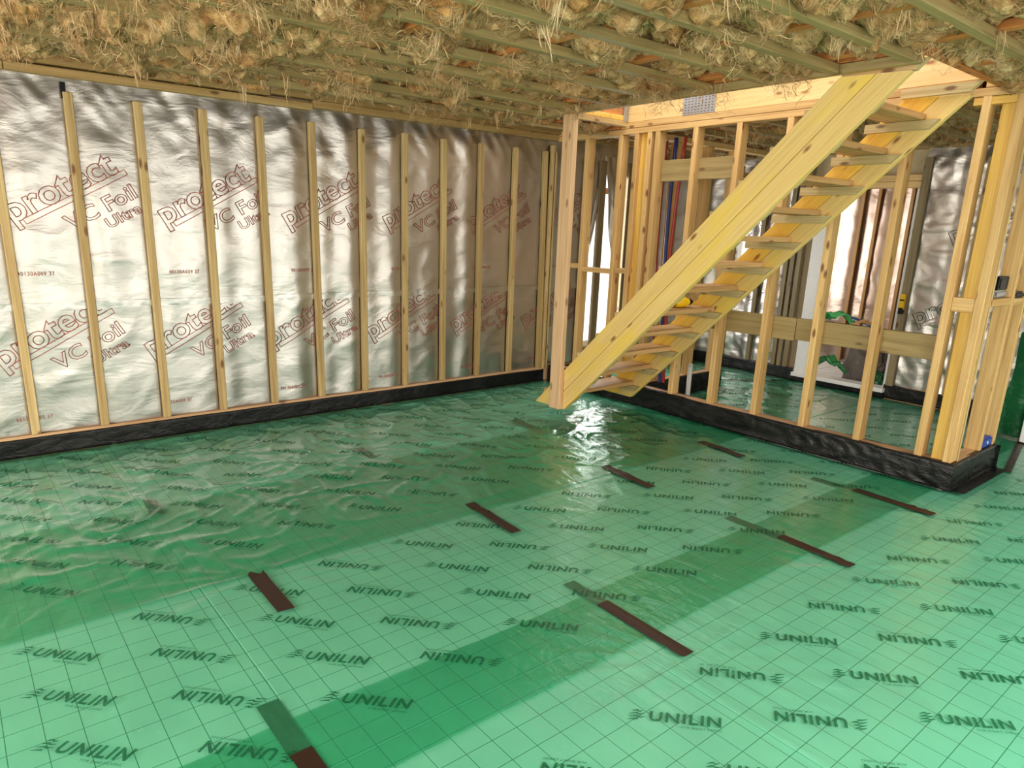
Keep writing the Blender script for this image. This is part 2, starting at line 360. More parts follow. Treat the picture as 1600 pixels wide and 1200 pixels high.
# printed lettering
def text_mesh(body, size=1.0, shear=0.0, offset=0.0, outline=0.0, spacing=1.0):
    cu = bpy.data.curves.new('t', 'FONT'); cu.body = body; cu.size = size; cu.shear = shear; cu.offset = offset; cu.space_character = spacing
    cu.resolution_u = 3
    if outline: cu.fill_mode = 'NONE'; cu.bevel_depth = outline; cu.bevel_resolution = 0
    else: cu.fill_mode = 'FRONT'
    o = bpy.data.objects.new('t', cu); COL.objects.link(o)
    dg = bpy.context.evaluated_depsgraph_get(); dg.update(); me = o.evaluated_get(dg).to_mesh()
    me.calc_loop_triangles()
    V = np.zeros(len(me.vertices) * 3, np.float32); me.vertices.foreach_get('co', V); V = V.reshape(-1, 3).copy()
    F = np.zeros(len(me.loop_triangles) * 3, np.int32); me.loop_triangles.foreach_get('vertices', F); F = F.reshape(-1, 3).copy()
    o.evaluated_get(dg).to_mesh_clear(); bpy.data.objects.remove(o); bpy.data.curves.remove(cu)
    return V.astype(float), F
def fit(V, x0, x1, y0=None, y1=None):
    V = V.copy(); a, b = V[:, 0].min(), V[:, 0].max(); s = (x1 - x0) / (b - a); V[:, 0] = (V[:, 0] - a) * s + x0
    if y0 is not None:
        c, d = V[:, 1].min(), V[:, 1].max(); V[:, 1] = (V[:, 1] - c) / (d - c) * (y1 - y0) + y0
    return V
def join(parts):
    Vs, Fs, n = [], [], 0
    for V, F in parts: Vs.append(V); Fs.append(F + n); n += len(V)
    return np.concatenate(Vs), np.concatenate(Fs)
def quads(pts):
    return np.array(pts, float), np.array([(0, 1, 2), (0, 2, 3)])

# UNILIN mark, local x along the line of text, centre of the mark at 0, 0
tv, tf = text_mesh('UNILIN', 1.0, 0.20, 0.030, spacing=1.14); tv = fit(tv, -0.083, 0.155, -0.024, 0.026)
parts = [(tv, tf)]
sv, sf = text_mesh('FOR SMART LIVING', 1.0, 0.15, 0.0); sv = fit(sv, 0.015, 0.145, -0.043, -0.034); parts.append((sv, sf))
for i in range(4):                                      # winged emblem: swept strokes either side of a spine
    y = -0.022 + i * 0.0145; k = 0.006 * i
    def stroke(x0, x1, yb, rise, th):
        n = 7; P = []
        for q in range(n):
            t = q / (n - 1); P.append((x0 + (x1 - x0) * t, yb + rise * t * t, 0))
        for q in range(n - 1, -1, -1):
            t = q / (n - 1); P.append((x0 + (x1 - x0) * t, yb + rise * t * t + th * (1 - 0.75 * t), 0))
        F = [(q, q + 1, 2 * n - 2 - q) for q in range(n - 1)] + [(q, 2 * n - 2 - q, 2 * n - 1 - q) for q in range(n - 1)]
        return np.array(P), np.array(F)
    parts.append(stroke(-0.122 + 0.1 * 0.022 * i, -0.156 + k, y, -0.004, 0.008))
    if i: parts.append(stroke(-0.124 + 0.1 * 0.022 * i, -0.094 - 0.002 * i, y - 0.005, 0.007, 0.008))
MARKV, MARKF = join(parts)
def lettering(sheet, xs, ya, yb, layer, phase, xoff):
    allp = []
    ang = -math.pi / 4
    rows = []
    y = phase
    while y > yb: rows.append(y); y -= 0.2955
    y = phase + 0.2955
    while y < ya: rows.append(y); y += 0.2955
    for k in range(-4, 18):
        cx = xoff + 0.392 * k
        for cy in rows:
            if not (xs[0] < cx < xs[1]): continue
            a = ang if k % 2 == 0 else ang + math.pi
            ca, sa = math.cos(a), math.sin(a); V = MARKV
            X = cx + V[:, 0] * ca - V[:, 1] * sa; Y = cy + V[:, 0] * sa + V[:, 1] * ca
            if X.min() < xs[0] or Y.max() > ya or Y.min() < yb: continue
            allp.append((np.stack([X, Y, film_h(X, Y) + layer * SHEET_GAP + 0.0018], -1), MARKF))
    V, F = join(allp); o = obj('printed_lettering', np_mesh('printed_lettering', V, F, M_PRINT), sheet); stuff(o)
lettering(film1, (-1.2, 6.9), -0.10, -2.36, 2, -2.381 + 0.05, -0.14)
lettering(film2, (-1.2, 6.9), -2.36, -3.72, 1, -2.862, 0.627)
lettering(film3, (-1.5, 6.0), -3.74, -5.6, 0, -3.829, 0.617)

# tape strips over and under the laps
def tape(p0, p1, w, layer, label, ragged=0.0):
    p0 = np.array(p0); p1 = np.array(p1); d = p1 - p0; L = np.linalg.norm(d); d /= L; s = np.array([-d[1], d[0]])
    n = max(6, int(L / 0.02)); us = np.linspace(0, L, n); vs = np.linspace(-w / 2, w / 2, 5)
    def fn(U, V):
        E = U + ragged * (U < 1e-6) * np.sin(V * 90); X = p0[0] + d[0] * E + s[0] * V; Y = p0[1] + d[1] * E + s[1] * V
        return np.stack([X, Y, film_h(X, Y) + layer * SHEET_GAP + (0.0030 if layer == int(layer) else 0.0002)], -1)
    me = grid_mesh('tape_strip', us, vs, fn, M_TAPE); o = obj('tape_strip', me)
    return tag(o, label, 'tape', 'brown tape strips on the floor film')
TA = 'brown tape strip across the far film lap, '
tape((0.632, -2.395), (0.625, -2.772), 0.072, 2, TA + 'curled at its top, first from the left', 0.02)
tape((1.911, -2.288), (1.889, -2.735), 0.066, 2, TA + 'second from the left')
tape((3.049, -2.282), (3.008, -2.715), 0.074, 2, TA + 'third from the left')
tape((4.099, -2.295), (4.056, -2.690), 0.072, 2, TA + 'beside the black base of the partition')
TB = 'brown tape strip across the near film lap, '
tape((0.357, -3.541), (0.362, -3.95), 0.070, 1, TB + 'cut by the bottom edge of the photo')
tape((1.740, -3.484), (1.729, -3.937), 0.066, 1, TB + 'largest one, with scuffed printing on it')
tape((3.020, -3.570), (2.997, -3.962), 0.066, 1, TB + 'third from the left')
tape((4.081, -3.470), (4.055, -3.939), 0.078, 1, TB + 'nearest the partition corner')
TU = 'tape strip showing greenish through the film, '
tape((0.357, -3.266), (0.357, -3.56), 0.074, 0.35, TU + 'next to the bottom edge tape')
tape((1.748, -3.268), (1.740, -3.50), 0.066, 0.35, TU + 'above the scuffed largest tape')
tape((3.022, -3.252), (3.020, -3.59), 0.066, 0.35, TU + 'above the third near tape')
tape((4.065, -3.20), (4.081, -3.48), 0.06, 0.35, TU + 'above the tape by the partition corner')
tape((3.265, -1.046), (3.250, -1.449), 0.080, 1.35, TU + 'before the stair foot')
tape((1.865, -1.005), (1.852, -1.270), 0.070, 1.35, TU + 'halfway along the foil wall')
tape((0.45, -1.24), (0.44, -1.46), 0.070, 1.35, TU + 'at the photo left')
tape((6.24, -1.02), (6.82, -1.43), 0.045, 2, 'thin dark tape strip on the film in the far room')
tape((5.36, -3.93), (6.80, -3.66), 0.045, 1, 'dark tape line leading past the end of the partition')

# ------------------------------------------------------------------ left wall
wl = obj('wall_left', beam_mesh('wall_left', (X0, 0.03, -0.1), (5.08, 0.20, 2.66), M_PLASTER, axis=0, bev=0)); structure(wl)
beam('wall_panel', (5.08, 0.03, -0.1), (5.98, 0.20, 0.30), M_PLASTER, wl, bev=0); beam('wall_panel', (5.08, 0.03, 2.22), (5.98, 0.20, 2.66), M_PLASTER, wl, bev=0)
beam('wall_panel', (5.98, 0.03, -0.1), (9.6, 0.20, 2.66), M_PLASTER, wl, bev=0)

def foil_d(u, z, seed):
    """how far the foil stands off its wall, pinched under the battens every 0.4 m"""
    b = np.floor((u - 0.06) / 0.4); t = (u - 0.06) / 0.4 - b
    rnd = lambda k: (np.sin(b * 12.9898 + k * 78.233 + seed) * 43758.5453) % 1.0
    env = np.sin(np.pi * t); amp = 0.004 + 0.012 * rnd(1); skew = np.sin(2 * np.pi * t + 5 * rnd(2) + 0.5 * perlin(z * 0.7, b * 1.7, 15)) * 0.010 * (0.4 + rnd(3))
    d = env * amp * (1 + 0.8 * perlin(z * 0.9, b * 3.1, 11 + seed)) + env * skew
    cr = perlin(u * 2.2 + z * 0.9, z * 3.0 - u * 2.0, 12 + seed); d += env ** 0.5 * 0.005 * (1 - np.abs(cr) * 1.6).clip(0) ** 2
    top = np.clip((z - 1.9) / 0.45, 0, 1); d += top * env * 0.012 * perlin(u * 9 + z * 7, z * 3, 13 + seed)
    d += env * 0.004 * perlin(u * 6, z * 6, 14 + seed)
    return d - 0.004
def foil_wall(name, ua, ub, za, zb, place, seed, step=0.02, lift=0.0, parent=None, mat=None):
    us = np.arange(ua, ub + 1e-6, step); vs = np.linspace(za, zb, int((zb - za) / step) + 1)
    def fn(U, V): return place(U, V, foil_d(U, V, seed) + lift)
    return obj(name, grid_mesh(name, us, vs, fn, mat or M_FOIL), parent)
LEFTP = lambda U, V, D: np.stack([U, 0.012 - D, V], -1)
foil_wall('foil_membrane', -1.6, 5.06, 0.14, 1.02, LEFTP, 0, parent=wl)
foil_wall('foil_membrane', -1.6, 5.06, 0.972, 2.40, LEFTP, 0, lift=0.004, parent=wl)
foil_wall('foil_membrane', 5.06, 7.0, 0.14, 0.31, LEFTP, 0, parent=wl)
foil_wall('foil_membrane', 5.96, 7.0, 0.30, 2.40, LEFTP, 0, parent=wl)
foil_wall('foil_membrane', 5.06, 5.96, 2.16, 2.40, LEFTP, 0, parent=wl)
def ragged_foil(xa, xb, zt, zb, seed, tipx):
    us = np.linspace(0, 1, 14); vs = np.linspace(0, 1, 22)
    def fn(U, V):
        x = xa + (xb - xa) * U * (1 - 0.75 * V) + tipx * V; z = zt + (zb - zt) * V * (1 - 0.25 * np.abs(np.sin(U * 7 + seed)))
        return np.stack([x, -0.012 - 0.03 * V + 0.025 * perlin(U * 5, V * 2, seed), z], -1)
    return obj('foil_flap', grid_mesh('foil_flap', us, vs, fn, M_FOIL), wl)
ragged_foil(5.02, 5.30, 2.28, 1.2, 21, -0.02); ragged_foil(5.26, 5.62, 2.29, 1.30, 22, 0.16); ragged_foil(5.52, 5.95, 2.28, 1.75, 23, 0.22)
# seam tape
us = np.arange(-1.6, 5.06, 0.02)
def seam(U, V): return np.stack([U, 0.004 - foil_d(U, V, 0) - 0.006 - 0.003 * perlin(U * 30, V * 60, 31), V + 0.006 * perlin(U * 1.1, U * 0, 32) ], -1)
obj('seam_tape', grid_mesh('seam_tape', us, np.linspace(0.955, 1.0, 4), seam, M_SEAMTAPE), wl)
# red outlined print
po = []
V, F = text_mesh('protect', 1.0, 0, 0.02, outline=0.0115); V = fit(V, 0.0, 0.70, -0.155, 0.035); po.append((V, F))
V, F = text_mesh('VC Foil', 1.0, 0, 0.015, outline=0.016); V = fit(V, 0.24, 0.715, -0.285, -0.185); po.append((V, F))
V, F = text_mesh('Ultra', 1.0, 0, 0.015, outline=0.019); V = fit(V, 0.445, 0.69, -0.375, -0.305); po.append((V, F))
for (xa, xb, yv) in ((0.055, 0.735, -0.102), (0.055, 0.735, -0.136)):
    n = 40; xs = np.linspace(xa, xb, n); P = []; Fq = []
    for x in xs: P += [(x, yv - 0.0022, 0), (x, yv + 0.0022, 0)]
    for k in range(n - 1): Fq += [(2 * k, 2 * k + 2, 2 * k + 3), (2 * k, 2 * k + 3, 2 * k + 1)]
    po.append((np.array(P), np.array(Fq)))
for xv in (0.055, 0.735): po.append(quads([(xv - 0.002, -0.136, 0), (xv + 0.002, -0.136, 0), (xv + 0.002, -0.102, 0), (xv - 0.002, -0.102, 0)]))
PV, PF = join(po); PV[:, 2] = 0
SV, SF = text_mesh('40130A009 37', 1.0, 0, 0.01, spacing=1.25); SV = fit(SV, 0, 0.20, 0, 0.026)
def foil_print(parent, place, us, rows, serials, seed, umax, lift, angle=math.radians(29), umin=-1.5):
    pr = []
    ca, sa = math.cos(angle), math.sin(angle)
    for (u0, z0, zmax) in rows:
        U = u0 + PV[:, 0] * ca - PV[:, 1] * sa; Z = z0 + PV[:, 0] * sa + PV[:, 1] * ca
        ok = (Z < zmax) & (U < umax) & (U > umin); f = PF[ok[PF].all(1)]
        pr.append((place(U, Z, foil_d(U, Z, seed) + lift(Z) + 0.0045), f))
    for (u0, z0) in serials:
        U = u0 + SV[:, 0]; Z = z0 + SV[:, 1]
        if U.max() < umax: pr.append((place(U, Z, foil_d(U, Z, seed) + lift(Z) + 0.0045), SF))
    V, F = join(pr); o = obj('printed_lettering', np_mesh('printed_lettering', V, F, M_FOILPRINT), parent, 'red outline lettering on the foil'); stuff(o)
LIFT = lambda Z: np.where(Z > 0.972, 0.0045, 0.0)
rows = [(0.05 + 0.868 * k, 1.578 + 0.008 * k, 9) for k in range(-1, 6)] + [(-0.115 + 0.868 * k, 0.682, 0.955) for k in range(-1, 7)]
ser = [(0.078 + 0.882 * k, 1.172) for k in range(-1, 6)] + [(-0.04 + 0.878 * k, 0.244) for k in range(-1, 7)]
foil_print(wl, LEFTP, None, rows, ser, 0, 5.05, LIFT)
for k in range(-4, 12):                                  # vertical battens every 0.4 m
    lean = random.uniform(-0.008, 0.008)
    if k >= 0: lean = (0.0, 0.009, -0.002, 0.003, -0.005, -0.011, 0.008, 0.003, -0.007, -0.005, -0.003, -0.03)[k]
    x = 0.055 + 0.4 * k
    beam('batten', (x - 0.025, -0.036, 0.157), (x + 0.025, 0.004, 2.272 + random.uniform(-0.006, 0.006)), W_BATTEN, wl, lean=(lean, 0))
for x, zt in ((4.53, 2.27), (4.505, 2.33)): beam('batten', (x - 0.02, -0.055, 0.148), (x + 0.02, -0.012, zt), W_BATTEN, wl)
beam('batten', (4.97, -0.036, 0.148), (5.02, 0.004, 2.24), W_GREY, wl); beam('batten', (5.175, -0.05, 0.148), (5.265, -0.015, 2.245), W_GREY, wl)
for x in (5.62, 6.05, 6.45, 6.85): beam('batten', (x, -0.036, 0.148), (x + 0.05, 0.004, 2.25), W_GREY, wl)
beam('sole_plate', (X0, -0.030, 0.0), (7.0, 0.02, 0.156), W_SOLE, wl)
for xa, xb in ((-3.5, 0.15), (0.155, 2.05), (2.055, 4.62), (4.7, 7.0)):
    b = beam('top_plate', (xa, -0.05, 2.352 + 0.010 * max(xa, 0)), (xb, 0.03, 2.40 + 0.012 * max(xa, 0)), W_PLATE, wl)
for xa, xb in ((-3.5, -0.75), (-0.745, 1.72), (1.725, 4.6), (4.7, 7.0)):
    beam('top_plate', (xa, -0.075, 2.412 + 0.008 * max(xa, 0)), (xb, 0.03, 2.47), W_PLATE, wl)
beam('tape_patch', (0.432, -0.0125, 2.236), (0.460, -0.0095, 2.330), M_BLACK, wl, bev=0, label='small black tape patch at a batten top')

def dpm_strip(parent, ua, ub, place, h=0.147, skirt=0.035, amp=0.003, seed=0, label='black plastic damp-proof strip'):
    """black film folded up the wall base with a short skirt on the floor"""
    us = np.arange(ua, ub + 1e-6, 0.02); prof = [(skirt, 0.0), (0.012, 0.002), (0.0, 0.014)] + [(0.0, h * t) for t in np.linspace(0.15, 1, 9)] + [(-0.004, h + 0.002), (-0.03, h + 0.003)]
    vs = np.arange(len(prof), dtype=float); pa = np.array(prof)
    def fn(U, V):
        k = V.astype(int); o = pa[k, 0]; z = pa[k, 1]
        w = amp * (1 - np.abs(perlin(U * 6 + 3 * perlin(U * 1.3, z * 5, 40 + seed), z * 9, 41 + seed)) * 2).clip(-0.3) * ((k > 1) & (k < 12))
        ze = z + 0.004 * perlin(U * 2.5, U * 0 + 0.5, 42 + seed) * (k > 9)
        return place(U, ze + film_top * (k < 2), o + w)
    me = grid_mesh('damp_proof_strip', us, vs, fn, M_DPM); return obj('damp_proof_strip', me, parent, label)
film_top = 0.012 + 3 * SHEET_GAP
dpm_strip(wl, X0, 4.53, lambda U, Z, O: np.stack([U, -0.034 - O, Z], -1), 0.136, amp=0.002)
dpm_strip(wl, 4.70, 6.96, lambda U, Z, O: np.stack([U, -0.034 - O, Z], -1), 0.148)

# window in the left wall beyond the partition
w1 = empty('window_1', (5.53, 0.10, 0.30)); structure(w1)
def wpart(name, lo, hi, m):
    o = obj(name, beam_mesh(name, lo, hi, m, origin=(5.53, 0.10, 0.30)), w1); return o
wpart('frame_side', (5.08, 0.07, 0.30), (5.14, 0.14, 2.22), M_WHITE); wpart('frame_side', (5.92, 0.07, 0.30), (5.98, 0.14, 2.22), M_WHITE)
wpart('frame_rail', (5.14, 0.07, 0.30), (5.92, 0.14, 0.36), M_WHITE); wpart('frame_rail', (5.14, 0.07, 2.16), (5.92, 0.14, 2.22), M_WHITE); wpart('frame_rail', (5.14, 0.07, 1.93), (5.92, 0.14, 1.99), W_ORANGE)
wpart('pane', (5.14, 0.10, 0.36), (5.92, 0.106, 1.93), M_GLASS); wpart('pane', (5.14, 0.10, 1.99), (5.92, 0.106, 2.16), M_GLASS)

# ------------------------------------------------------------------ back wall with its doorway
DY0, DY1, DZ0, DZ1 = -1.47, -2.40, 0.06, 2.07
wb = obj('wall_back', beam_mesh('wall_back', (XB + 0.02, -1.45, -0.1), (XB + 0.18, 0.03, 2.66), M_PLASTER, axis=1, bev=0)); structure(wb)
beam('wall_panel', (XB + 0.02, Y0, -0.1), (XB + 0.18, -2.41, 2.66), M_PLASTER, wb, bev=0); beam('wall_panel', (XB + 0.02, -2.41, DZ1), (XB + 0.18, -1.45, 2.66), M_PLASTER, wb, bev=0)
BACKP = lambda U, V, D: np.stack([XB - 1.4 * D - 0.004 - 0.006 * (1 - np.abs(perlin(U * 5 + V * 2, V * 6 - U * 3, 95)) * 3).clip(0), U, V], -1)
foil_wall('foil_membrane', -1.32, 0.0, 0.14, 2.40, BACKP, 5, parent=wb, step=0.025)
foil_wall('foil_membrane', -5.6, -2.42, 0.14, 1.66, BACKP, 5, parent=wb, step=0.025); foil_wall('foil_membrane', -5.6, -2.42, 1.62, 2.40, BACKP, 5, lift=0.006, parent=wb, step=0.025)
BPR = lambda U, V, D: np.stack([XB - D, -U, V], -1)
foil_print(wb, lambda U, Z, D: np.stack([XB - 0.046 + 0 * U, -U, Z], -1), None, [(2.72, 1.62, 9), (2.55, 0.86, 9), (3.55, 1.62, 9), (0.55, 0.80, 9), (0.62, 1.62, 9)], [(2.75, 1.19)], 5, 4.4, lambda Z: 0.01, umin=0.0)
for y in (-0.12, -0.52, -0.88, -1.20, -1.27, -1.345): beam('batten', (XB - 0.060, y - 0.025, 0.148), (XB - 0.015, y + 0.025, 2.30), W_GREY if y < -0.8 else W_BATTEN, wb)
beam('batten', (XB - 0.06, -2.49, 0.148), (XB - 0.015, -2.42, 2.29), W_GREY, wb)
for y in (-2.95, -3.35, -3.75): beam('batten', (XB - 0.060, y - 0.025, 0.148), (XB - 0.015, y + 0.025, 2.27), W_BATTEN, wb)
beam('door_lintel', (XB - 0.03, -2.46, 2.03), (XB + 0.10, -1.40, 2.085), W_LVL, wb); beam('door_lintel', (XB - 0.03, -2.46, 2.088), (XB + 0.10, -1.40, 2.145), W_LVL, wb)
beam('top_plate', (XB - 0.05, Y0, ZC), (XB + 0.03, 0.0, 2.42), W_PLATE, wb); beam('sole_plate', (XB - 0.03, -1.44, 0), (XB + 0.02, 0, 0.15), W_SOLE, wb); beam('sole_plate', (XB - 0.03, -5.6, 0), (XB + 0.02, -2.42, 0.15), W_SOLE, wb)
dpm_strip(wb, -1.44, 0.0, lambda U, Z, O: np.stack([XB - 0.034 - O, U, Z], -1), 0.148, seed=3); dpm_strip(wb, -5.6, -2.40, lambda U, Z, O: np.stack([XB - 0.034 - O, U, Z], -1), 0.148, seed=4)
dpm_strip(wb, -2.42, -1.42, lambda U, Z, O: np.stack([XB - 0.06 - O, U, Z], -1), 0.062, seed=5)
# white upvc doorway frame
d1 = empty('door_1', (XB, -1.9, 0.06)); structure(d1)
def dpart(name, lo, hi, m): return obj(name, beam_mesh(name, tuple(min(a, b) for a, b in zip(lo, hi)), tuple(max(a, b) for a, b in zip(lo, hi)), m, origin=(XB, -1.9, 0.06)), d1)
dpart('frame_side', (XB - 0.07, -1.47, 0.11), (XB + 0.02, -1.60, 2.02), M_WHITE); dpart('sill', (XB - 0.09, -1.45, 0.07), (XB + 0.08, -2.42, 0.112), M_WHITE); dpart('frame_side', (XB - 0.02, -2.385, 0.11), (XB + 0.06, -2.43, 2.02), M_WHITE)
# recess beyond the doorway, foil with close battens
wr = obj('wall_recess', beam_mesh('wall_recess', (8.75, -4.2, -0.1), (8.9, 0.03, 2.66), M_PLASTER, axis=1, bev=0)); structure(wr)
foil_wall('foil_membrane', -3.9, -0.3, 0.0, 2.40, lambda U, V, D: np.stack([8.74 - D * 1.5, U, V], -1), 9, parent=wr, step=0.03, mat=M_FOILTINT)
for k in range(15): beam('batten', (8.69, -1.10 - 0.185 * k - 0.04, 0.02), (8.735, -1.10 - 0.185 * k, 2.28), W_TREAD, wr)
beam('top_plate', (8.64, -4.0, 2.29), (8.75, -0.2, 2.40), W_LVL, wr)

# ------------------------------------------------------------------ walls behind the camera with their openings
wrt = obj('wall_right', beam_mesh('wall_right', (X0, Y0 - 0.15, -0.1), (-1.5, Y0, 2.66), M_PLASTER, axis=0, bev=0)); structure(wrt)
for lo, hi in (((5.0, -0.1), (9.6, 2.66)), ((-1.5, 2.36), (5.0, 2.66)), ((0.22, -0.1), (1.08, 2.36)), ((2.82, -0.1), (3.58, 2.36))):  # last two are unseen piers, added to band the foil reflections
    beam('wall_panel', (lo[0], Y0 - 0.15, lo[1]), (hi[0], Y0, hi[1]), M_PLASTER, wrt, bev=0)
for k in range(20):
    x = X0 + 0.2 + 0.4 * k
    if not (-1.6 < x < 5.05): beam('stud', (x, Y0, 0.0), (x + 0.045, Y0 + 0.05, 2.36), W_STUD, wrt)
wfr = obj('wall_front', beam_mesh('wall_front', (X0 - 0.15, Y0, -0.1), (X0, -6.3, 2.66), M_PLASTER, axis=1, bev=0)); structure(wfr)
for lo, hi in (((-0.78, -0.1), (0.03, 2.66)), ((-6.3, -0.1), (-0.78, 0.15)), ((-6.3, 2.36), (-0.78, 2.66)), ((-4.65, 0.15), (-3.65, 2.36))):
    beam('wall_panel', (X0 - 0.15, lo[0], lo[1]), (X0, hi[0], hi[1]), M_PLASTER, wfr, bev=0)
we = obj('wall_end', beam_mesh('wall_end', (9.6, Y0, -0.1), (9.75, 0.2, 2.66), M_PLASTER, axis=1, bev=0)); structure(we)

# ------------------------------------------------------------------ partition
SX0, SX1 = XP, XP + 0.095
wm = obj('wall_middle', beam_mesh('wall_middle', (SX0, -3.81, 0.135), (SX1, -0.04, ZS), W_SOLE)); structure(wm); wm['label'] = 'open stud partition behind the staircase with black base strip'
beam('curb', (SX0 + 0.004, -3.80, 0.0), (SX1, -0.04, 0.135), M_SLAB, wm, bev=0)
for y in (-0.398, -0.812, -0.995, -1.135, -1.224, -1.592, -1.99, -2.393, -2.792, -3.196, -3.597):
    beam('stud', (SX0, y - 0.045, ZS), (SX1, y, ZC), W_STUD, wm, lean=(0, random.uniform(-0.006, 0.006)))
beam('stud', (SX0 + 0.045, -0.99, ZS), (SX0 + 0.09, -1.16, ZC), W_YELLOW, wm, bev=0.002)
beam('stud', (SX0 + 0.03, -3.69, ZS), (SX1 - 0.01, -3.762, ZC), W_YELLOW, wm); beam('stud', (SX0, -3.766, ZS), (SX1, -3.815, ZC), W_STUD, wm)
beam('top_plate', (SX0, -0.03, ZC), (SX1, -5.4, ZC + 0.045), W_STUD, wm); beam('top_plate', (SX0, -0.03, ZC + 0.048), (SX1, -3.55, ZC + 0.093), W_STUD, wm)
beam('top_plate', (SX0 + 0.005, -3.55, ZC - 0.003), (SX1, -5.4, ZC - 0.047), W_YELLOW, wm)
for a, b in ((-3.60, -3.70), (-3.704, -3.80), (-3.804, -3.95)): beam('packing_block', (SX0 + 0.002, a, ZC + 0.048), (SX1, b, ZC + 0.10), W_STUD, wm)
for (ya, yb, za, zb) in ((-1.27, -1.59, 1.97, 2.14), (-1.64, -1.985, 1.975, 2.14)): beam('nogging', (SX0 + 0.055, ya, za), (SX0 + 0.093, yb, zb), W_GREEN, wm)
beam('nogging', (SX1 + 0.001, -1.75, 0.795), (SX1 + 0.045, -2.62, 0.962), W_GREEN, wm); beam('nogging', (SX1 + 0.001, -2.625, 0.805), (SX1 + 0.045, -3.596, 0.965), W_GREEN, wm)
for (ya, yb, z) in ((-0.277, -0.397, 1.19), (-0.445, -0.81, 1.165), (-0.86, -0.993, 1.18)): beam('nogging', (SX0 + 0.01, ya, z), (SX1 - 0.01, yb, z + 0.045), W_STUD, wm)
beam('nogging', (SX0 + 0.008, -3.643, 1.136), (SX0 + 0.05, -3.764, 1.222), W_STUD, wm)
dpm_strip(wm, -3.845, -0.05, lambda U, Z, O: np.stack([SX0 - 0.012 - O, U, Z], -1), 0.187, amp=0.007, seed=7)
dpm_strip(wm, -3.7, -0.05, lambda U, Z, O: np.stack([SX1 + 0.012 + O, U, Z], -1), 0.187, amp=0.007, seed=8)
def stamp(y, x, z, face):
    bars = [(0, 0, 0.012, 0.014), (0.016, 0, 0.028, 0.014), (0.032, 0, 0.046, 0.014), (0, 0.020, 0.046, 0.023), (0, 0.028, 0.010, 0.042), (0.016, 0.028, 0.026, 0.042), (0.034, 0.028, 0.046, 0.042)]
    V = []; F = []
    for a, b, c, d in bars:
        q = [(a, b), (c, b), (c, d), (a, d)]; e = 0.0022; q2 = [(a + e, b + e), (c - e, b + e), (c - e, d - e), (a + e, d - e)]; n0 = len(V)
        V += [(x + u, y - face, z + w) for u, w in q + q2]
        F += [(n0 + k, n0 + (k + 1) % 4, n0 + 4 + (k + 1) % 4, n0 + 4 + k) for k in range(4)] if d - b > 0.005 else [(n0, n0 + 1, n0 + 2, n0 + 3)]
    stuff(obj('grade_stamp', np_mesh('grade_stamp', V, F, M_FOILPRINT), wm))
stamp(-0.443, SX0 + 0.03, 2.02, 0.008); stamp(-1.269, SX0 + 0.03, 1.80, 0.008); stamp(-0.857, SX0 + 0.02, 1.3, 0.008)
# return leg of the partition at the doorway corner
wt = obj('wall_return', beam_mesh('wall_return', (SX1 + 0.002, -3.825, 0.135), (5.35, -3.735, ZS), W_SOLE)); structure(wt)
beam('curb', (SX1, -3.822, 0.0), (5.345, -3.74, 0.135), M_SLAB, wt, bev=0)
for x in (5.04, 5.30): beam('stud', (x, -3.825, ZS), (x + 0.045, -3.73, ZC), W_STUD, wt)
beam('stud', (SX1 + 0.004, -3.822, ZS), (SX1 + 0.02, -3.80, ZC), W_BATTEN, wt)
beam('nogging', (SX1 + 0.002, -3.822, 1.175), (5.038, -3.735, 1.22), W_STUD, wt); beam('nogging', (5.087, -3.822, 1.165), (5.298, -3.735, 1.21), W_STUD, wt)
beam('top_plate', (SX1 + 0.002, -3.825, ZC), (5.35, -3.73, ZC + 0.045), W_STUD, wt)
dpm_strip(wt, SX0 - 0.014, 5.36, lambda U, Z, O: np.stack([U, -3.84 - O, Z], -1), 0.187, skirt=0.09, amp=0.006, seed=9)
dpm_strip(wt, -3.86, -3.73, lambda U, Z, O: np.stack([5.362 + O, U, Z], -1), 0.187, amp=0.004, seed=10)
# short inner wall behind the partition
wi = obj('wall_inner', beam_mesh('wall_inner', (SX1 + 0.002, -1.20, 0.135), (5.95, -1.105, ZS), W_SOLE)); structure(wi)
beam('curb', (SX1 + 0.002, -1.195, 0.0), (5.945, -1.11, 0.135), M_SLAB, wi, bev=0)
for x, m in ((4.93, W_STUD), (5.40, W_STUD), (5.80, W_STUD), (5.88, W_STUD)): beam('stud', (x, -1.20, ZS), (x + 0.045, -1.105, ZC - 0.047), m, wi)
beam('top_plate', (SX1 + 0.002, -1.20, ZC - 0.045), (7.0, -1.105, ZC), W_STUD, wi); beam('door_lintel', (5.95, -1.19, 2.09), (7.0, -1.11, 2.14), W_STUD, wi)
dpm_strip(wi, SX1 + 0.02, 5.96, lambda U, Z, O: np.stack([U, -1.215 - O, Z], -1), 0.187, amp=0.010, seed=12)

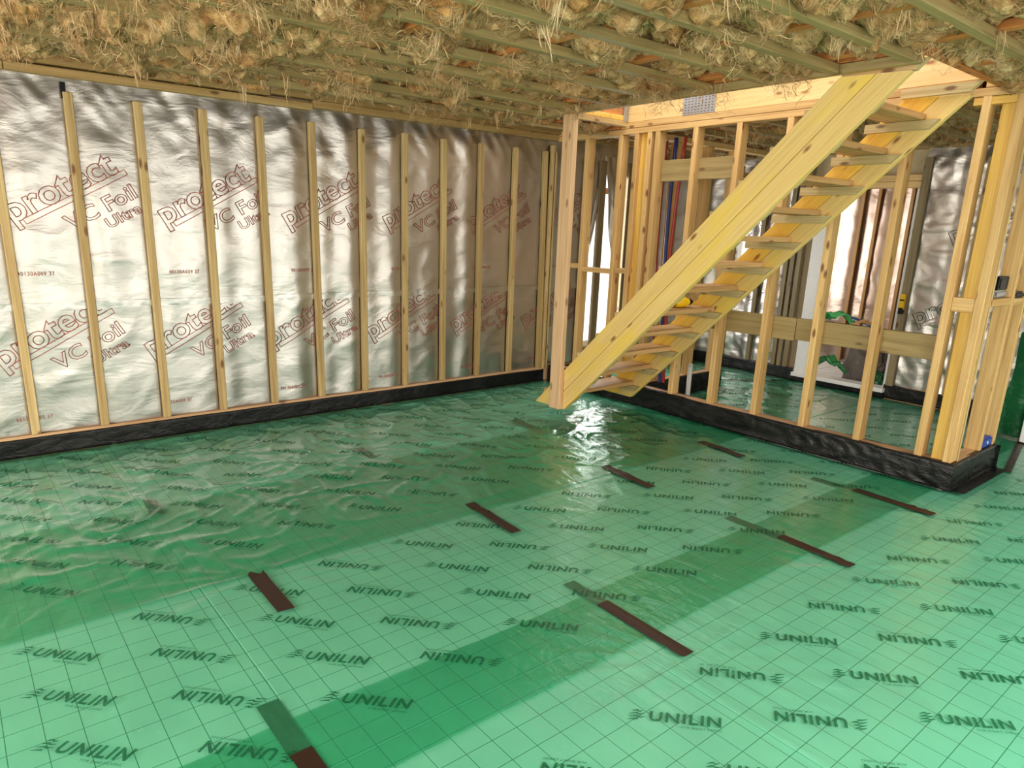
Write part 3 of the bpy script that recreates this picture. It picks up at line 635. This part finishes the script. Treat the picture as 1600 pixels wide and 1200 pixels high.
# ------------------------------------------------------------------ ceiling
OX0, OX1, OY0, OY1 = 3.50, XP, -0.90, -3.65              # stair opening
ce = obj('ceiling', beam_mesh('ceiling', (X0, Y0, 2.66), (OX0 - 0.045, 0.2, 2.70), M_DECK, axis=0, bev=0)); structure(ce)
for lo, hi in (((OX0 - 0.045, OY0 + 0.045), (9.6, 0.2)), ((OX0 - 0.045, Y0), (9.6, OY1 - 0.045)), ((OX1 + 0.09, OY1 - 0.045), (9.6, OY0 + 0.045))):
    beam('deck_board', (lo[0], lo[1], 2.66), (hi[0], hi[1], 2.70), M_DECK, ce, bev=0)
def in_open(x, y): return OX0 - 0.045 < x < OX1 + 0.1 and OY1 - 0.045 < y < OY0 + 0.05
JX = [-2.63 + 0.597 * k for k in range(18)]
for x in JX:                                             # I-joists across the room
    spans = [(-0.44, Y0)]
    if OX0 - 0.1 < x < OX1 + 0.1: spans = [(-0.44, OY0 + 0.06), (OY1 - 0.06, Y0)]
    for a, b in spans:
        j = beam('joist', (x - 0.03, a, ZC + 0.047), (x + 0.03, b, ZC + 0.085), W_ORANGE, ce)
        j['label'] = 'orange timber I-joist'
        obj('joist_web', beam_mesh('joist_web', (x - 0.006, b, ZC + 0.0855), (x + 0.006, a, 2.659), W_ORANGE), j)
BY = [-0.66, -1.04, -1.42, -1.79, -2.15, -2.52, -2.89, -3.27, -3.64, -4.01, -4.39, -4.77, -5.15, -5.53, -5.9]
for k, y in enumerate(BY):                               # treated ceiling battens along the room
    ends = [(X0, 9.4)]
    if OY1 - 0.02 < y < OY0: ends = [(X0, OX0 - 0.048), (SX1 + 0.02, 9.4)]
    elif -3.66 < y <= OY1: ends = [(X0, 9.4)]
    for a, b in ends:
        cut = a + 0.55 + (k * 1.37) % 2.4 + 2.2
        if b - a > 6 and cut < b - 1:
            beam('ceiling_batten', (a, y - 0.025, ZC), (cut - 0.002, y + 0.025, ZC + 0.045), W_GREEN, ce); beam('ceiling_batten', (cut + 0.002, y - 0.029, ZC + 0.001), (b, y + 0.021, ZC + 0.045), W_GREEN, ce)
        else: beam('ceiling_batten', (a, y - 0.025, ZC), (b, y + 0.025, ZC + 0.045), W_GREEN, ce)
# trimmers round the stair opening
beam('trimmer', (OX0 - 0.045, OY0 - 0.02, ZC - 0.001), (OX0, OY1 - 0.03, ZC + 0.045), W_GREEN, ce); beam('trimmer', (OX0 - 0.045, OY0, ZC + 0.048), (OX0, OY1, 2.66), W_ORANGE, ce)
beam('trimmer', (OX0, OY0, ZC + 0.062), (OX1, OY0 + 0.045, ZC + 0.105), W_BATTEN, ce); beam('trimmer', (OX0, OY0 + 0.004, ZC + 0.107), (OX1, OY0 + 0.045, ZC + 0.15), W_YELLOW, ce); beam('trimmer', (OX0, OY0 + 0.02, ZC + 0.151), (OX1, OY0 + 0.03, 2.66), W_ORANGE, ce)
beam('trimmer', (OX0, OY1 - 0.045, ZC + 0.048), (OX1, OY1, 2.66), W_ORANGE, ce)
rim = beam('rim_beam', (OX1 + 0.008, OY0 + 0.04, ZC + 0.096), (OX1 + 0.06, OY1 - 0.04, 2.70), W_LVL, ce, label='cream laminated beam over the partition')
npl = beam('nail_plate', (OX1 + 0.003, -1.475, ZC + 0.098), (OX1 + 0.007, -1.776, 2.612), M_GALV, ce, bev=0, label='perforated galvanised nail plate')
bm = bmesh.new()
for i in range(9):
    for j in range(7):
        c = Matrix.Translation((OX1 + 0.0025, -1.50 - i * 0.0315, ZC + 0.113 + j * 0.0205)); bmesh.ops.create_cube(bm, size=1, matrix=c @ Matrix.Diagonal((0.001, 0.012, 0.005, 1)))
me = bpy.data.meshes.new('nail_slots'); bm.to_mesh(me); bm.free(); me.materials.append(M_BLACK); stuff(obj('nail_slots', me, npl))
beam('joist_hanger', (OX1 - 0.05, OY0 - 0.004, ZC + 0.10), (OX1 + 0.004, OY0 + 0.03, 2.64), M_GALV, ce, bev=0.001, label='galvanised joist hanger')

# glass wool between the joists, sagging through the battens
def wool_z(x, y, seed=50):
    x = np.asarray(x, float); y = np.asarray(y, float)
    wx_ = x + 0.05 * perlin(x * 4, y * 4, seed + 5); wy_ = y + 0.05 * perlin(x * 4, y * 4, seed + 6)
    n = perlin(x * 2.2, y * 2.8, seed) * 0.45 + (np.abs(perlin(wx_ * 3.6, wy_ * 6.5, seed + 1)) * 1.7 - 0.42) * 0.62 + (np.abs(perlin(wx_ * 9, wy_ * 15, seed + 2)) * 1.7 - 0.42) * 0.34 + (np.abs(perlin(x * 22, y * 33, seed + 3)) - 0.25) * 0.22
    left = np.clip((1.7 - x) / 1.3, 0, 1) * np.clip((-0.25 - y) / 0.4, 0, 1)
    jn = (((x + 2.63) / 0.597 + 0.5) % 1.0 - 0.5) * 0.597                       # distance to the nearest joist
    near_j = np.exp(-(jn / 0.07) ** 2) * np.clip((x - 1.3) / 0.8, 0, 1) * (0.35 + perlin(x * 1.3, y * 2.1, seed + 7)).clip(0, 1) * 2
    return ZC + 0.044 - 0.080 * n - left * (0.022 + 0.045 * n.clip(0, 1.3)) + 0.06 * near_j + 0.10 * np.clip(1 - (-y - 0.12) / 0.45, 0, 1)
wx = [X0] + [x for x in JX if -3 < x < 9.2] + [9.4]
def wool_patch(xa, xb, ya, yb, step):
    us = np.linspace(xa, xb, max(2, int((xb - xa) / step)) + 1); vs = np.linspace(ya, yb, max(2, int(abs(yb - ya) / step)) + 1)
    def fn(U, V):
        e = np.minimum(np.minimum(U - xa, xb - U), np.minimum(ya - V, V - yb)); lift = np.clip(1 - e / 0.05, 0, 1) * 0.03
        return np.stack([U + 0.02 * perlin(U * 11, V * 11, 60), V + 0.02 * perlin(U * 11, V * 11, 61), np.minimum(wool_z(U, V) + lift, 2.65)], -1)
    stuff(obj('glass_wool', grid_mesh('glass_wool', us, vs, fn, M_WOOL), ce))
for a, b in zip(wx[:-1], wx[1:]):
    fine = 0.013 if (a > -1.0 and b < 4.9) else 0.04
    a2, b2 = a + 0.008, b - 0.008
    if a2 < OX0 - 0.05 < b2: wool_patch(a2, OX0 - 0.05, -0.06, -5.4, fine); wool_patch(OX0 - 0.04, b2, -0.06, OY0 + 0.06, fine); wool_patch(OX0 - 0.04, b2, OY1 - 0.06, -5.4, fine)
    elif OX0 < a2 and b2 < OX1 + 0.05: wool_patch(a2, b2, -0.06, OY0 + 0.06, fine); wool_patch(a2, b2, OY1 - 0.06, -5.4, fine)
    elif a2 < OX1 < b2: wool_patch(a2, b2, -0.06, OY0 + 0.06, fine); wool_patch(OX1 + 0.1, b2, OY0 + 0.05, OY1 - 0.05, 0.03); wool_patch(a2, b2, OY1 - 0.06, -5.4, fine)
    else: wool_patch(a2, b2, -0.06, -5.4, fine)
    wool_patch(a2, b2, -5.41, Y0 + 0.05, 0.08)

def ribbons(P0, D, L, W, sag, K, curl, seed, tone):
    """N curved ribbons: start, horizontal-ish direction, length, width, sag per ribbon -> V, F, gc"""
    r = np.random.default_rng(seed); n = len(P0); t = np.linspace(0, 1, K + 1)
    D = D / np.linalg.norm(D, axis=1, keepdims=True)
    S = np.cross(D, r.normal(size=(n, 3))); S /= np.linalg.norm(S, axis=1, keepdims=True) + 1e-9; B = np.cross(D, S)
    c1 = r.normal(size=(n, 1)) * curl; c2 = r.normal(size=(n, 1)) * curl; ph = r.random((n, 1)) * 6.28
    ctr = P0[:, None, :] + D[:, None, :] * (L[:, None] * t)[..., None]
    ctr = ctr + S[:, None, :] * (c1 * L[:, None] * np.sin(t * 3.3 + ph))[..., None] + B[:, None, :] * (c2 * L[:, None] * np.sin(t * 4.6 + ph))[..., None]
    ctr[..., 2] -= sag[:, None] * t ** 2
    tw = ph + r.normal(size=(n, 1)) * 1.4 * t
    side = S[:, None, :] * np.cos(tw)[..., None] + B[:, None, :] * np.sin(tw)[..., None]
    w = W[:, None] * (0.35 + 0.65 * np.sin(np.pi * np.clip(t * 0.85 + 0.08, 0, 1))) 
    V = np.stack([ctr - side * w[..., None], ctr + side * w[..., None]], 2)      # n, K+1, 2, 3
    idx = np.arange(n * (K + 1) * 2).reshape(n, K + 1, 2)
    F = np.stack([idx[:, :-1, 0], idx[:, :-1, 1], idx[:, 1:, 1], idx[:, 1:, 0]], -1).reshape(-1, 4)
    gc = np.zeros((n, K + 1, 2, 3)); gc[..., 0] = tone[:, None, None]; gc[..., 1] = np.array([0, 1])[None, None, :] * w[..., None] * 2 + r.random((n, 1, 1)) * 20; gc[..., 2] = (L[:, None] * t)[..., None]
    return V.reshape(-1, 3), F, gc.reshape(-1, 3)
def sample_xy(n, r, far=0.15):
    out = np.zeros((0, 2))
    while len(out) < n:
        x = r.uniform(-0.6, 4.6, n); y = r.uniform(-4.7, -0.45, n)
        dep = (x + 0.3) * 0.605 + (y + 5.25) * 0.753; ok = (dep > 0.6) & ~((x > OX0 - 0.06) & (y < OY0 + 0.08) & (y > OY1 - 0.08))
        out = np.concatenate([out, np.stack([x, y], 1)[ok]])
    return out[:n]
r = np.random.default_rng(77); RIB = []
def horiz(n, r, bias=0.7, tilt=0.25):
    a = r.normal(size=n) * bias; return np.stack([np.cos(a), np.sin(a), -np.abs(r.normal(size=n)) * tilt], 1) * r.choice([-1, 1], n)[:, None] * np.array([1, 1, 1])
def tone_at(xy, r): return np.clip(0.45 + 0.5 * perlin(xy[:, 0] * 2.3, xy[:, 1] * 2.3, 71) + 0.4 * perlin(xy[:, 0] * 9, xy[:, 1] * 9, 72) + r.normal(size=len(xy)) * 0.10, 0, 1)
def combed(xy, a, L, W, lift, K, seed, tone, curl=0.5):
    """fibres lying on the wool and following its lumps: flat ribbons along heading a"""
    r = np.random.default_rng(seed); n = len(xy); t = np.linspace(0, 1, K + 1)
    c1 = r.normal(size=(n, 1)) * curl; ang = a[:, None] + c1 * (t - 0.5) + 0.35 * r.normal(size=(n, 1)) * np.sin(t * 6 + r.random((n, 1)) * 6)
    st_ = L[:, None] / K; X = xy[:, :1] + np.cumsum(np.cos(ang) * st_, 1); Y = xy[:, 1:] + np.cumsum(np.sin(ang) * st_, 1)
    Z = wool_z(X, Y) - 0.002 - lift[:, None] * (np.sin(np.pi * t) * 0.6 + t ** 2 * r.random((n, 1)))
    C = np.stack([X, Y, Z], -1); tw = r.normal(size=(n, 1)) * 0.7
    side = np.stack([-np.sin(ang) * np.cos(tw), np.cos(ang) * np.cos(tw), np.sin(tw) + 0 * ang], -1)
    w = W[:, None] * (0.25 + 0.75 * np.sin(np.pi * np.clip(t * 0.9 + 0.05, 0, 1)))
    V = np.stack([C - side * w[..., None], C + side * w[..., None]], 2); idx = np.arange(n * (K + 1) * 2).reshape(n, K + 1, 2)
    F = np.stack([idx[:, :-1, 0], idx[:, :-1, 1], idx[:, 1:, 1], idx[:, 1:, 0]], -1).reshape(-1, 4)
    gc = np.zeros((n, K + 1, 2, 3)); gc[..., 0] = tone[:, None, None]; gc[..., 1] = np.array([0, 1])[None, None, :] * w[..., None] * 2 + r.random((n, 1, 1)) * 20; gc[..., 2] = (L[:, None] * t)[..., None]
    return V.reshape(-1, 3), F, gc.reshape(-1, 3)
def flow(xy): return 3.0 * perlin(xy[:, 0] * 1.6, xy[:, 1] * 1.6, 73) + 1.2 * perlin(xy[:, 0] * 5, xy[:, 1] * 5, 74)
# locks of fibre combed over the lumps
m = 5200; cen = sample_xy(m, r); k = 13; rep_ = np.repeat(np.arange(m), k)
la = flow(cen) + r.normal(size=m) * 0.35; lt = tone_at(cen, r); ls = r.uniform(0.006, 0.022, m); ll = r.uniform(0.05, 0.15, m); lf = np.abs(r.normal(size=m)) * 0.014
xy = cen[rep_] + r.normal(size=(m * k, 2)) * ls[rep_][:, None]; n = m * k
RIB.append(combed(xy, la[rep_] + r.normal(size=n) * 0.22, ll[rep_] * r.uniform(0.5, 1.1, n) * 0.85, 0.0003 + 0.0010 * r.random(n) ** 2, lf[rep_] * 0.7 * r.uniform(0.4, 1.4, n), 5, 1, np.clip(lt[rep_] + r.normal(size=n) * 0.09, 0, 1)))
# torn layers lying over the lumps
n = 6500; xy = sample_xy(n, r)
RIB.append(combed(xy, flow(xy) + r.normal(size=n) * 0.5, r.uniform(0.05, 0.14, n), 0.0008 + 0.0035 * r.random(n) ** 2, np.abs(r.normal(size=n)) * 0.007, 6, 6, 0.1 + 0.6 * tone_at(xy, r), 0.7))
# single stray fibres
n = 9000; xy = sample_xy(n, r)
RIB.append(combed(xy, r.random(n) * 6.28, r.uniform(0.03, 0.12, n), r.uniform(0.0003, 0.0008, n), np.abs(r.normal(size=n)) * 0.016, 6, 2, tone_at(xy, r), 1.6))
# hanging tufts
nt_ = 240; cen = sample_xy(nt_, r); keep = r.random(nt_) < np.clip(0.35 + (1.8 - cen[:, 0]) * 0.35, 0.22, 1.0); cen = cen[keep]
pts = []; Ls = []; Ds = []; tn = []
for (cx_, cy_) in cen:
    m = r.integers(10, 30); s = r.uniform(0.005, 0.022); ln = r.uniform(0.04, 0.16); lean = r.normal(size=2) * 0.25; tt = np.clip(0.66 + r.normal() * 0.2, 0.1, 1)
    for _ in range(m):
        x = cx_ + r.normal() * s; y = cy_ + r.normal() * s; pts.append((x, y, 0)); Ls.append(ln * r.uniform(0.4, 1.15)); Ds.append((lean[0] + r.normal() * 0.14, lean[1] + r.normal() * 0.14, -1)); tn.append(tt + r.normal() * 0.08)
P0 = np.array(pts); P0[:, 2] = np.minimum(wool_z(P0[:, 0], P0[:, 1]), ZC + 0.01); n = len(P0)
RIB.append(ribbons(P0, np.array(Ds), np.array(Ls), 0.0004 + 0.0020 * r.random(n) ** 3, np.zeros(n), 7, 0.06, 3, np.clip(np.array(tn), 0, 1)))
# big torn clumps
big = [(0.33, -1.6), (0.42, -2.0), (0.75, -2.35), (1.0, -2.6), (1.25, -2.3), (0.55, -1.2), (1.75, -1.15), (1.9, -1.05), (2.55, -0.75), (2.75, -0.8), (1.55, -2.35), (2.1, -2.35), (2.9, -2.55), (2.6, -2.2), (3.25, -1.9), (3.35, -1.5), (3.38, -2.6), (3.3, -2.3), (1.45, -1.75), (0.9, -1.4), (2.0, -1.8), (1.2, -3.2), (2.4, -3.3), (3.4, -3.05)]
pts = []; Ds = []; Ls = []; Ws = []; tn = []
for (cx_, cy_) in big:
    tt = r.uniform(0.1, 0.85); s = r.uniform(0.03, 0.07)
    for _ in range(210):
        pts.append((cx_ + r.normal() * s * 1.4, cy_ + r.normal() * s, ZC + 0.02 - abs(r.normal()) * s * 0.9)); Ds.append((r.normal(), r.normal(), -abs(r.normal()) * 0.9 - 0.2)); Ls.append(r.uniform(0.02, 0.09)); Ws.append(0.0003 + 0.0022 * r.random() ** 3); tn.append(0.8 * tt + r.normal() * 0.08)
n = len(pts); RIB.append(ribbons(np.array(pts), np.array(Ds), np.array(Ls), np.array(Ws), np.zeros(n), 6, 0.2, 4, np.clip(np.array(tn), 0, 1)))
# the far room behind the partition
n = 4000; xy = np.stack([r.uniform(SX1 + 0.1, 6.95, n), r.uniform(-3.9, -0.1, n)], 1); P0 = np.column_stack([xy, wool_z(xy[:, 0], xy[:, 1]) - 0.005])
RIB.append(ribbons(P0, horiz(n, r, 0.9, 0.5), r.uniform(0.05, 0.16, n), r.uniform(0.0005, 0.0025, n), r.uniform(0, 0.05, n), 5, 0.15, 5, tone_at(xy, r)))
for nm, (V, F, G) in zip(('wool_fibres', 'wool_flakes', 'wool_fibres', 'hanging_tufts', 'torn_clumps', 'wool_fibres'), RIB):
    stuff(obj(nm, np_mesh(nm, V, F, M_FIBRE, attr=G, smooth=True), ce))

# ------------------------------------------------------------------ staircase and its post
st = empty('staircase', (3.92, -1.23, 0.15)); tag(st, 'open yellow pine staircase of two plank strings and cleated treads', 'staircase'); ORI = (3.92, -1.23, 0.15)
def string_board(x0, x1, f0, f1, m=None):
    """one plank of a string between fractions f0..f1 of its width; f=0 upper edge, 1 lower edge, level cuts"""
    top0, top1, bot0, bot1 = (-3.283, 2.358), (-3.633, 2.343), (-1.060, 0.150), (-1.402, 0.150)
    L = lambda a, b, f: (a[0] + (b[0] - a[0]) * f, a[1] + (b[1] - a[1]) * f)
    pts = [L(bot0, bot1, f0), L(bot0, bot1, f1), L(top0, top1, f1), L(top0, top1, f0)]
    bm = bmesh.new(); lay = bm.verts.layers.float_vector.new('gc'); vs = []
    off = (random.uniform(0, 50), random.uniform(0, 50), random.uniform(0, 50))
    for x in (x0, x1): vs.append([bm.verts.new((x, p[0], p[1])) for p in pts])
    bm.faces.new(vs[0]); bm.faces.new(vs[1][::-1])
    for k in range(4): bm.faces.new((vs[0][k], vs[1][k], vs[1][(k + 1) % 4], vs[0][(k + 1) % 4]))
    bmesh.ops.recalc_face_normals(bm, faces=bm.faces[:]); bmesh.ops.bevel(bm, geom=bm.edges[:], offset=0.003, segments=1, affect='EDGES')
    for v in bm.verts:
        y, z = v.co.y, v.co.z; v[lay] = ((-y + z) * 0.7071 + off[0], (y + z) * 0.7071 + off[1], v.co.x + off[2]); v.co -= Vector(ORI)
    me = bpy.data.meshes.new('string_board'); bm.to_mesh(me); bm.free(); me.materials.append(m or W_STAIR); return obj('string_board', me, st)
for xa, xb in ((3.497, 3.540), (4.300, 4.343)):
    string_board(xa, xb, 0.0, 0.520, W_STAIRY if xa > 4 else None); string_board(xa, xb, 0.530, 1.0)
def sbeam(name, lo, hi, m):
    lo2 = tuple(min(a, b) for a, b in zip(lo, hi)); hi2 = tuple(max(a, b) for a, b in zip(lo, hi)); return obj(name, beam_mesh(name, lo2, hi2, m, origin=ORI), st)
for k in range(13):
    y = -1.436 - 0.1799 * k; z = 0.302 + 0.1779 * k
    if k < 12: sbeam('tread', (3.541, y, z - 0.034), (4.299, y + 0.215, z), W_TREAD)
    zc_ = z - 0.036; y0 = y + 0.325; y1 = y - (0.06 if k < 12 else 0.02)
    yl = lambda zz: -1.402 - (zz - 0.15) * (2.231 / 2.193)      # lower edge of the string at a height
    for xa in (3.541, 4.262):
        bm = bmesh.new(); lay = bm.verts.layers.float_vector.new('gc'); o_ = random.uniform(0, 50)
        ztop, zbot = zc_, zc_ - 0.05
        prof = [(y0, ztop), (y0, zbot), (yl(zbot) + 0.012, zbot), (yl(ztop) + 0.012, ztop)]
        vs = [[bm.verts.new((x, a, b)) for a, b in prof] for x in (xa, xa + 0.037)]
        bm.faces.new(vs[0]); bm.faces.new(vs[1][::-1])
        for q in range(4): bm.faces.new((vs[0][q], vs[1][q], vs[1][(q + 1) % 4], vs[0][(q + 1) % 4]))
        bmesh.ops.recalc_face_normals(bm, faces=bm.faces[:])
        for v in bm.verts: v[lay] = (v.co.y + o_, v.co.z + o_, v.co.x); v.co -= Vector(ORI)
        me = bpy.data.meshes.new('cleat'); bm.to_mesh(me); bm.free(); me.materials.append(W_CLEAT); obj('cleat', me, st)
po_ = obj('post', beam_mesh('post', (3.450, -1.388, 0.152), (3.495, -1.272, ZC - 0.002), W_POST)); tag(po_, 'pale planed post from the opening edge down to the stair foot', 'post')

# ------------------------------------------------------------------ loose things
def mesh_thing(name, me, label, cat, group=None): return tag(obj(name, me), label, cat, group)
for (x, top, mid, m, nm, lb, r_) in ((4.815, (-1.055, 2.36), (-1.05, 1.22), M_PIPER, 'water_pipe', 'red plastic pipe nearest the stud group, left of the blue pipe', 0.009),
                              (4.85, (-1.120, 2.345), (-1.115, 1.20), M_PIPEB, 'water_pipe', 'thick dark blue plastic pipe hanging behind the partition', 0.017),
                              (4.86, (-1.210, 2.345), (-1.150, 1.25), M_PIPER, 'water_pipe', 'red plastic pipe to the right of the blue pipe', 0.015)):
    pts = []
    for k in range(15):
        t = k / 14; z = top[1] + (0.19 - top[1]) * t; y = top[0] + (mid[0] - top[0]) * min(1, t / 0.55) - 0.05 * max(0, t - 0.55) + 0.012 * math.sin(t * 5); pts.append((x + 0.10 * t * t * 0.4, y - 0.035 if y > -1.0 else y - 0.1, z))
    pts = [(p[0], p[1] + 0.0, p[2]) for p in pts]
    mesh_thing(nm, tube_mesh(nm, pts, r_, m), lb, 'pipe', 'plastic water pipes behind the partition')
# standing white pipe stub behind the sole plate
me = tube_mesh('waste_pipe', [(5.25, -1.32, 0.012 + 2 * SHEET_GAP), (5.25, -1.32, 0.30), (5.252, -1.321, 0.335)], 0.022, M_WHITE, 14); mesh_thing('waste_pipe', me, 'short white waste pipe standing up from the floor behind the sole plate', 'pipe')
# black junction box and foil scrap and small lead on the return nogging
def boxes(name, items, bev=0.004):
    bm = bmesh.new()
    for lo, hi in items:
        b2 = bmesh.new(); bmesh.ops.create_cube(b2, size=1)
        for v in b2.verts: v.co = Vector([(lo[i] + hi[i]) / 2 + v.co[i] * abs(hi[i] - lo[i]) for i in range(3)])
        bmesh.ops.bevel(b2, geom=b2.edges[:], offset=bev, segments=2, affect='EDGES'); t = bpy.data.meshes.new('t'); b2.to_mesh(t); b2.free(); bm.from_mesh(t); bpy.data.meshes.remove(t)
    me = bpy.data.meshes.new(name); bm.to_mesh(me); bm.free(); return me
def box_obj(name, items, m, parent=None, bev=0.004):
    me = boxes(name, items, bev); me.materials.append(m); return obj(name, me, parent)
jb = box_obj('power_adapter', [((4.80, -3.80, 1.268), (4.985, -3.755, 1.352)), ((4.83, -3.803, 1.28), (4.95, -3.80, 1.34))], M_BLACK); tag(jb, 'black plastic box standing on a foil packet on the corner nogging', 'box')
pk = box_obj('foil_packet', [((4.80, -3.80, 1.2205), (5.02, -3.75, 1.267))], M_GALV, bev=0.012); tag(pk, 'crumpled silver packet under the black box on the nogging', 'packet')
sp = box_obj('cable_lead', [((5.11, -3.82, 1.2105), (5.29, -3.77, 1.25))], M_BLACK, bev=0.012); tag(sp, 'small black plug with a drooping cable on the nogging', 'cable')
obj('cable', tube_mesh('cable', [(5.25, -3.815, 1.225), (5.31, -3.835, 1.22), (5.35, -3.84, 1.18), (5.355, -3.84, 1.12), (5.34, -3.84, 1.08)], 0.005, M_BLACK, 8), sp)
lb = box_obj('laser_level', [((5.10, -3.822, ZS + 0.001), (5.29, -3.755, 0.255))], M_BLUE, bev=0.008); tag(lb, 'small blue plastic box on the sole plate at the partition end', 'box')
obj('lens_ring', tube_mesh('lens_ring', [(5.19, -3.8235, 0.225), (5.19, -3.826, 0.225)], 0.012, M_WHITE, 14), lb)
# yellow drill lying on a tread
dz = 0.302 + 0.1779 * 4; tl = empty('cordless_drill', (4.03, -2.06, dz)); tag(tl, 'yellow and black power tool lying on a stair tread', 'tool')
def tpart(name, me, m): me.materials.clear(); me.materials.append(m); return obj(name, me, tl)
def revolve_x(prof, seg=14):
    pts = [(p[0], 0, 0) for p in prof]; return tube_mesh('p', pts, [p[1] for p in prof], M_TOOL, seg)
o = tpart('tool_body', revolve_x([(-0.10, 0.020), (-0.09, 0.034), (-0.03, 0.038), (0.02, 0.036), (0.05, 0.026)]), M_TOOL); o.location = (0, 0, 0.040)
o = tpart('tool_chuck', revolve_x([(0.05, 0.024), (0.06, 0.026), (0.085, 0.022), (0.11, 0.010)]), M_BLACK); o.location = (0, 0, 0.040)
o = tpart('tool_grip', tube_mesh('p', [(-0.04, 0, 0.05), (-0.05, 0.05, 0.035), (-0.055, 0.10, 0.03)], [0.022, 0.019, 0.021], M_BLACK), M_BLACK)
o = tpart('battery_pack', boxes('b', [((-0.10, 0.085, 0.001), (-0.01, 0.125, 0.06))], 0.008), M_TOOL)
# yellow level hung on the batten of the back wall
lv = box_obj('spirit_level', [((6.90, -2.478, 0.90), (6.935, -2.43, 1.05))], M_TOOL); tag(lv, 'small yellow and black tool against the grey batten by the doorway', 'tool')
box_obj('tool_end', [((6.898, -2.474, 0.86), (6.937, -2.434, 0.92))], M_BLACK, lv, 0.002); box_obj('display', [((6.897, -2.474, 0.985), (6.937, -2.434, 1.0))], M_BLACK, lv, 0.002)
# crumpled sheet offcuts on the lower nogging
def crumple(name, c, size, m, seed, fold=0.35, rot=0.0, nu=16, nv=12):
    us = np.linspace(-0.5, 0.5, nu); vs = np.linspace(-0.5, 0.5, nv)
    def fn(U, V):
        x = U * size[0]; y = V * size[1] * (1 - 0.5 * np.abs(U)); z = size[2] * (0.55 * (1 - (2 * U) ** 2).clip(0) + fold * perlin(U * 3 + seed, V * 3, seed) + 0.15 * perlin(U * 9, V * 9, seed + 1))
        cr, sr = math.cos(rot), math.sin(rot); return np.stack([c[0] + x * cr - y * sr, c[1] + x * sr + y * cr, c[2] + np.maximum(z, 0.001)], -1)
    me = grid_mesh(name, us, vs, fn, m, smooth=False); o = obj(name, me); md = o.modifiers.new('thickness', 'SOLIDIFY'); md.thickness = 0.002; return o
tag(crumple('film_offcut', (SX1 + 0.03, -2.90, 0.966), (0.26, 0.07, 0.12), M_GREENSHEET, 81, rot=math.pi / 2), 'crumpled green film offcut resting on the lower nogging', 'offcut')
tag(crumple('paper_scrap', (SX1 + 0.028, -3.09, 0.966), (0.16, 0.06, 0.05), M_BROWNPAPER, 83, rot=math.pi / 2), 'torn brown paper scrap beside the green offcut on the nogging', 'paper')
# heap in the recess beyond the doorway
def lump(name, c, s, m, seed, label, cat):
    bm = bmesh.new(); bmesh.ops.create_icosphere(bm, subdivisions=4, radius=1)
    P = np.array([v.co for v in bm.verts]); d = 1 + 0.35 * perlin(P[:, 0] * 1.7 + seed, P[:, 1] * 1.7 + P[:, 2] * 1.3, seed) + 0.12 * perlin(P[:, 0] * 5, P[:, 1] * 5 + P[:, 2] * 4, seed + 1)
    for v, k in zip(bm.verts, d): v.co = Vector((v.co.x * k * s[0], v.co.y * k * s[1], max(v.co.z * k, -0.55) * s[2]))
    me = bpy.data.meshes.new(name); bm.to_mesh(me); bm.free(); me.materials.append(m); o = obj(name, me); o.location = (c[0], c[1], c[2] + 0.55 * s[2]); return tag(o, label, cat)
lump('rubble_bag', (7.50, -1.98, 0.0), (0.16, 0.20, 0.34), M_BAG, 5, 'bulging grey rubble bag beyond the white door sill', 'bag')
lump('rubbish_sack', (7.55, -2.40, 0.0), (0.17, 0.15, 0.34), simple('dark_sack', lin(40, 30, 28), 0.3, 0, (20, 0.6, 0.02)), 6, 'dark rubbish sack slumped right of the grey rubble bag', 'bag')
lump('film_bundle', (7.22, -2.20, 0.0), (0.07, 0.10, 0.14), M_DKGREEN, 7, 'dark green film bundle in front of the rubble bag', 'bundle')
tag(crumple('film_offcut', (7.10, -1.74, 0.14), (0.42, 0.12, 0.25), M_GREENSHEET, 85, rot=2.2), 'pale green film strip trailing over the door sill', 'offcut')
mesh_thing('hose', tube_mesh('hose', [(7.42, -1.78, 0.72), (7.36, -1.92, 0.70), (7.28, -2.08, 0.64), (7.22, -2.22, 0.55), (7.2, -2.32, 0.42), (7.22, -2.38, 0.25)], 0.012, M_PIPEL), 'light blue hose looping over the rubble bag', 'hose')
# green sheet hanging past the end of the partition and the white board at the frame edge
us = np.linspace(0, 1, 18); vs = np.linspace(0, 1, 30)
def hang(U, V):
    z = 0.025 + (0.85 + 0.35 * U) * V; y = -3.525 - 0.09 * z - 0.5 * U + 0.012 * np.sin(z * 9); return np.stack([6.32 + 0.10 * U + 0.025 * np.sin(U * 14 + V * 3) + 0.06 * (1 - V), y, z], -1)
hs = obj('hanging_sheet', grid_mesh('hanging_sheet', us, vs, hang, M_DKGREEN)); tag(hs, 'dark green film sheet draped beyond the partition end', 'plastic sheet')
wp = obj('lining_board', beam_mesh('lining_board', (6.28, -4.35, 0.022), (6.33, -3.745, 0.30), M_WHITE)); tag(wp, 'white board on edge at the right border of the photo', 'board')
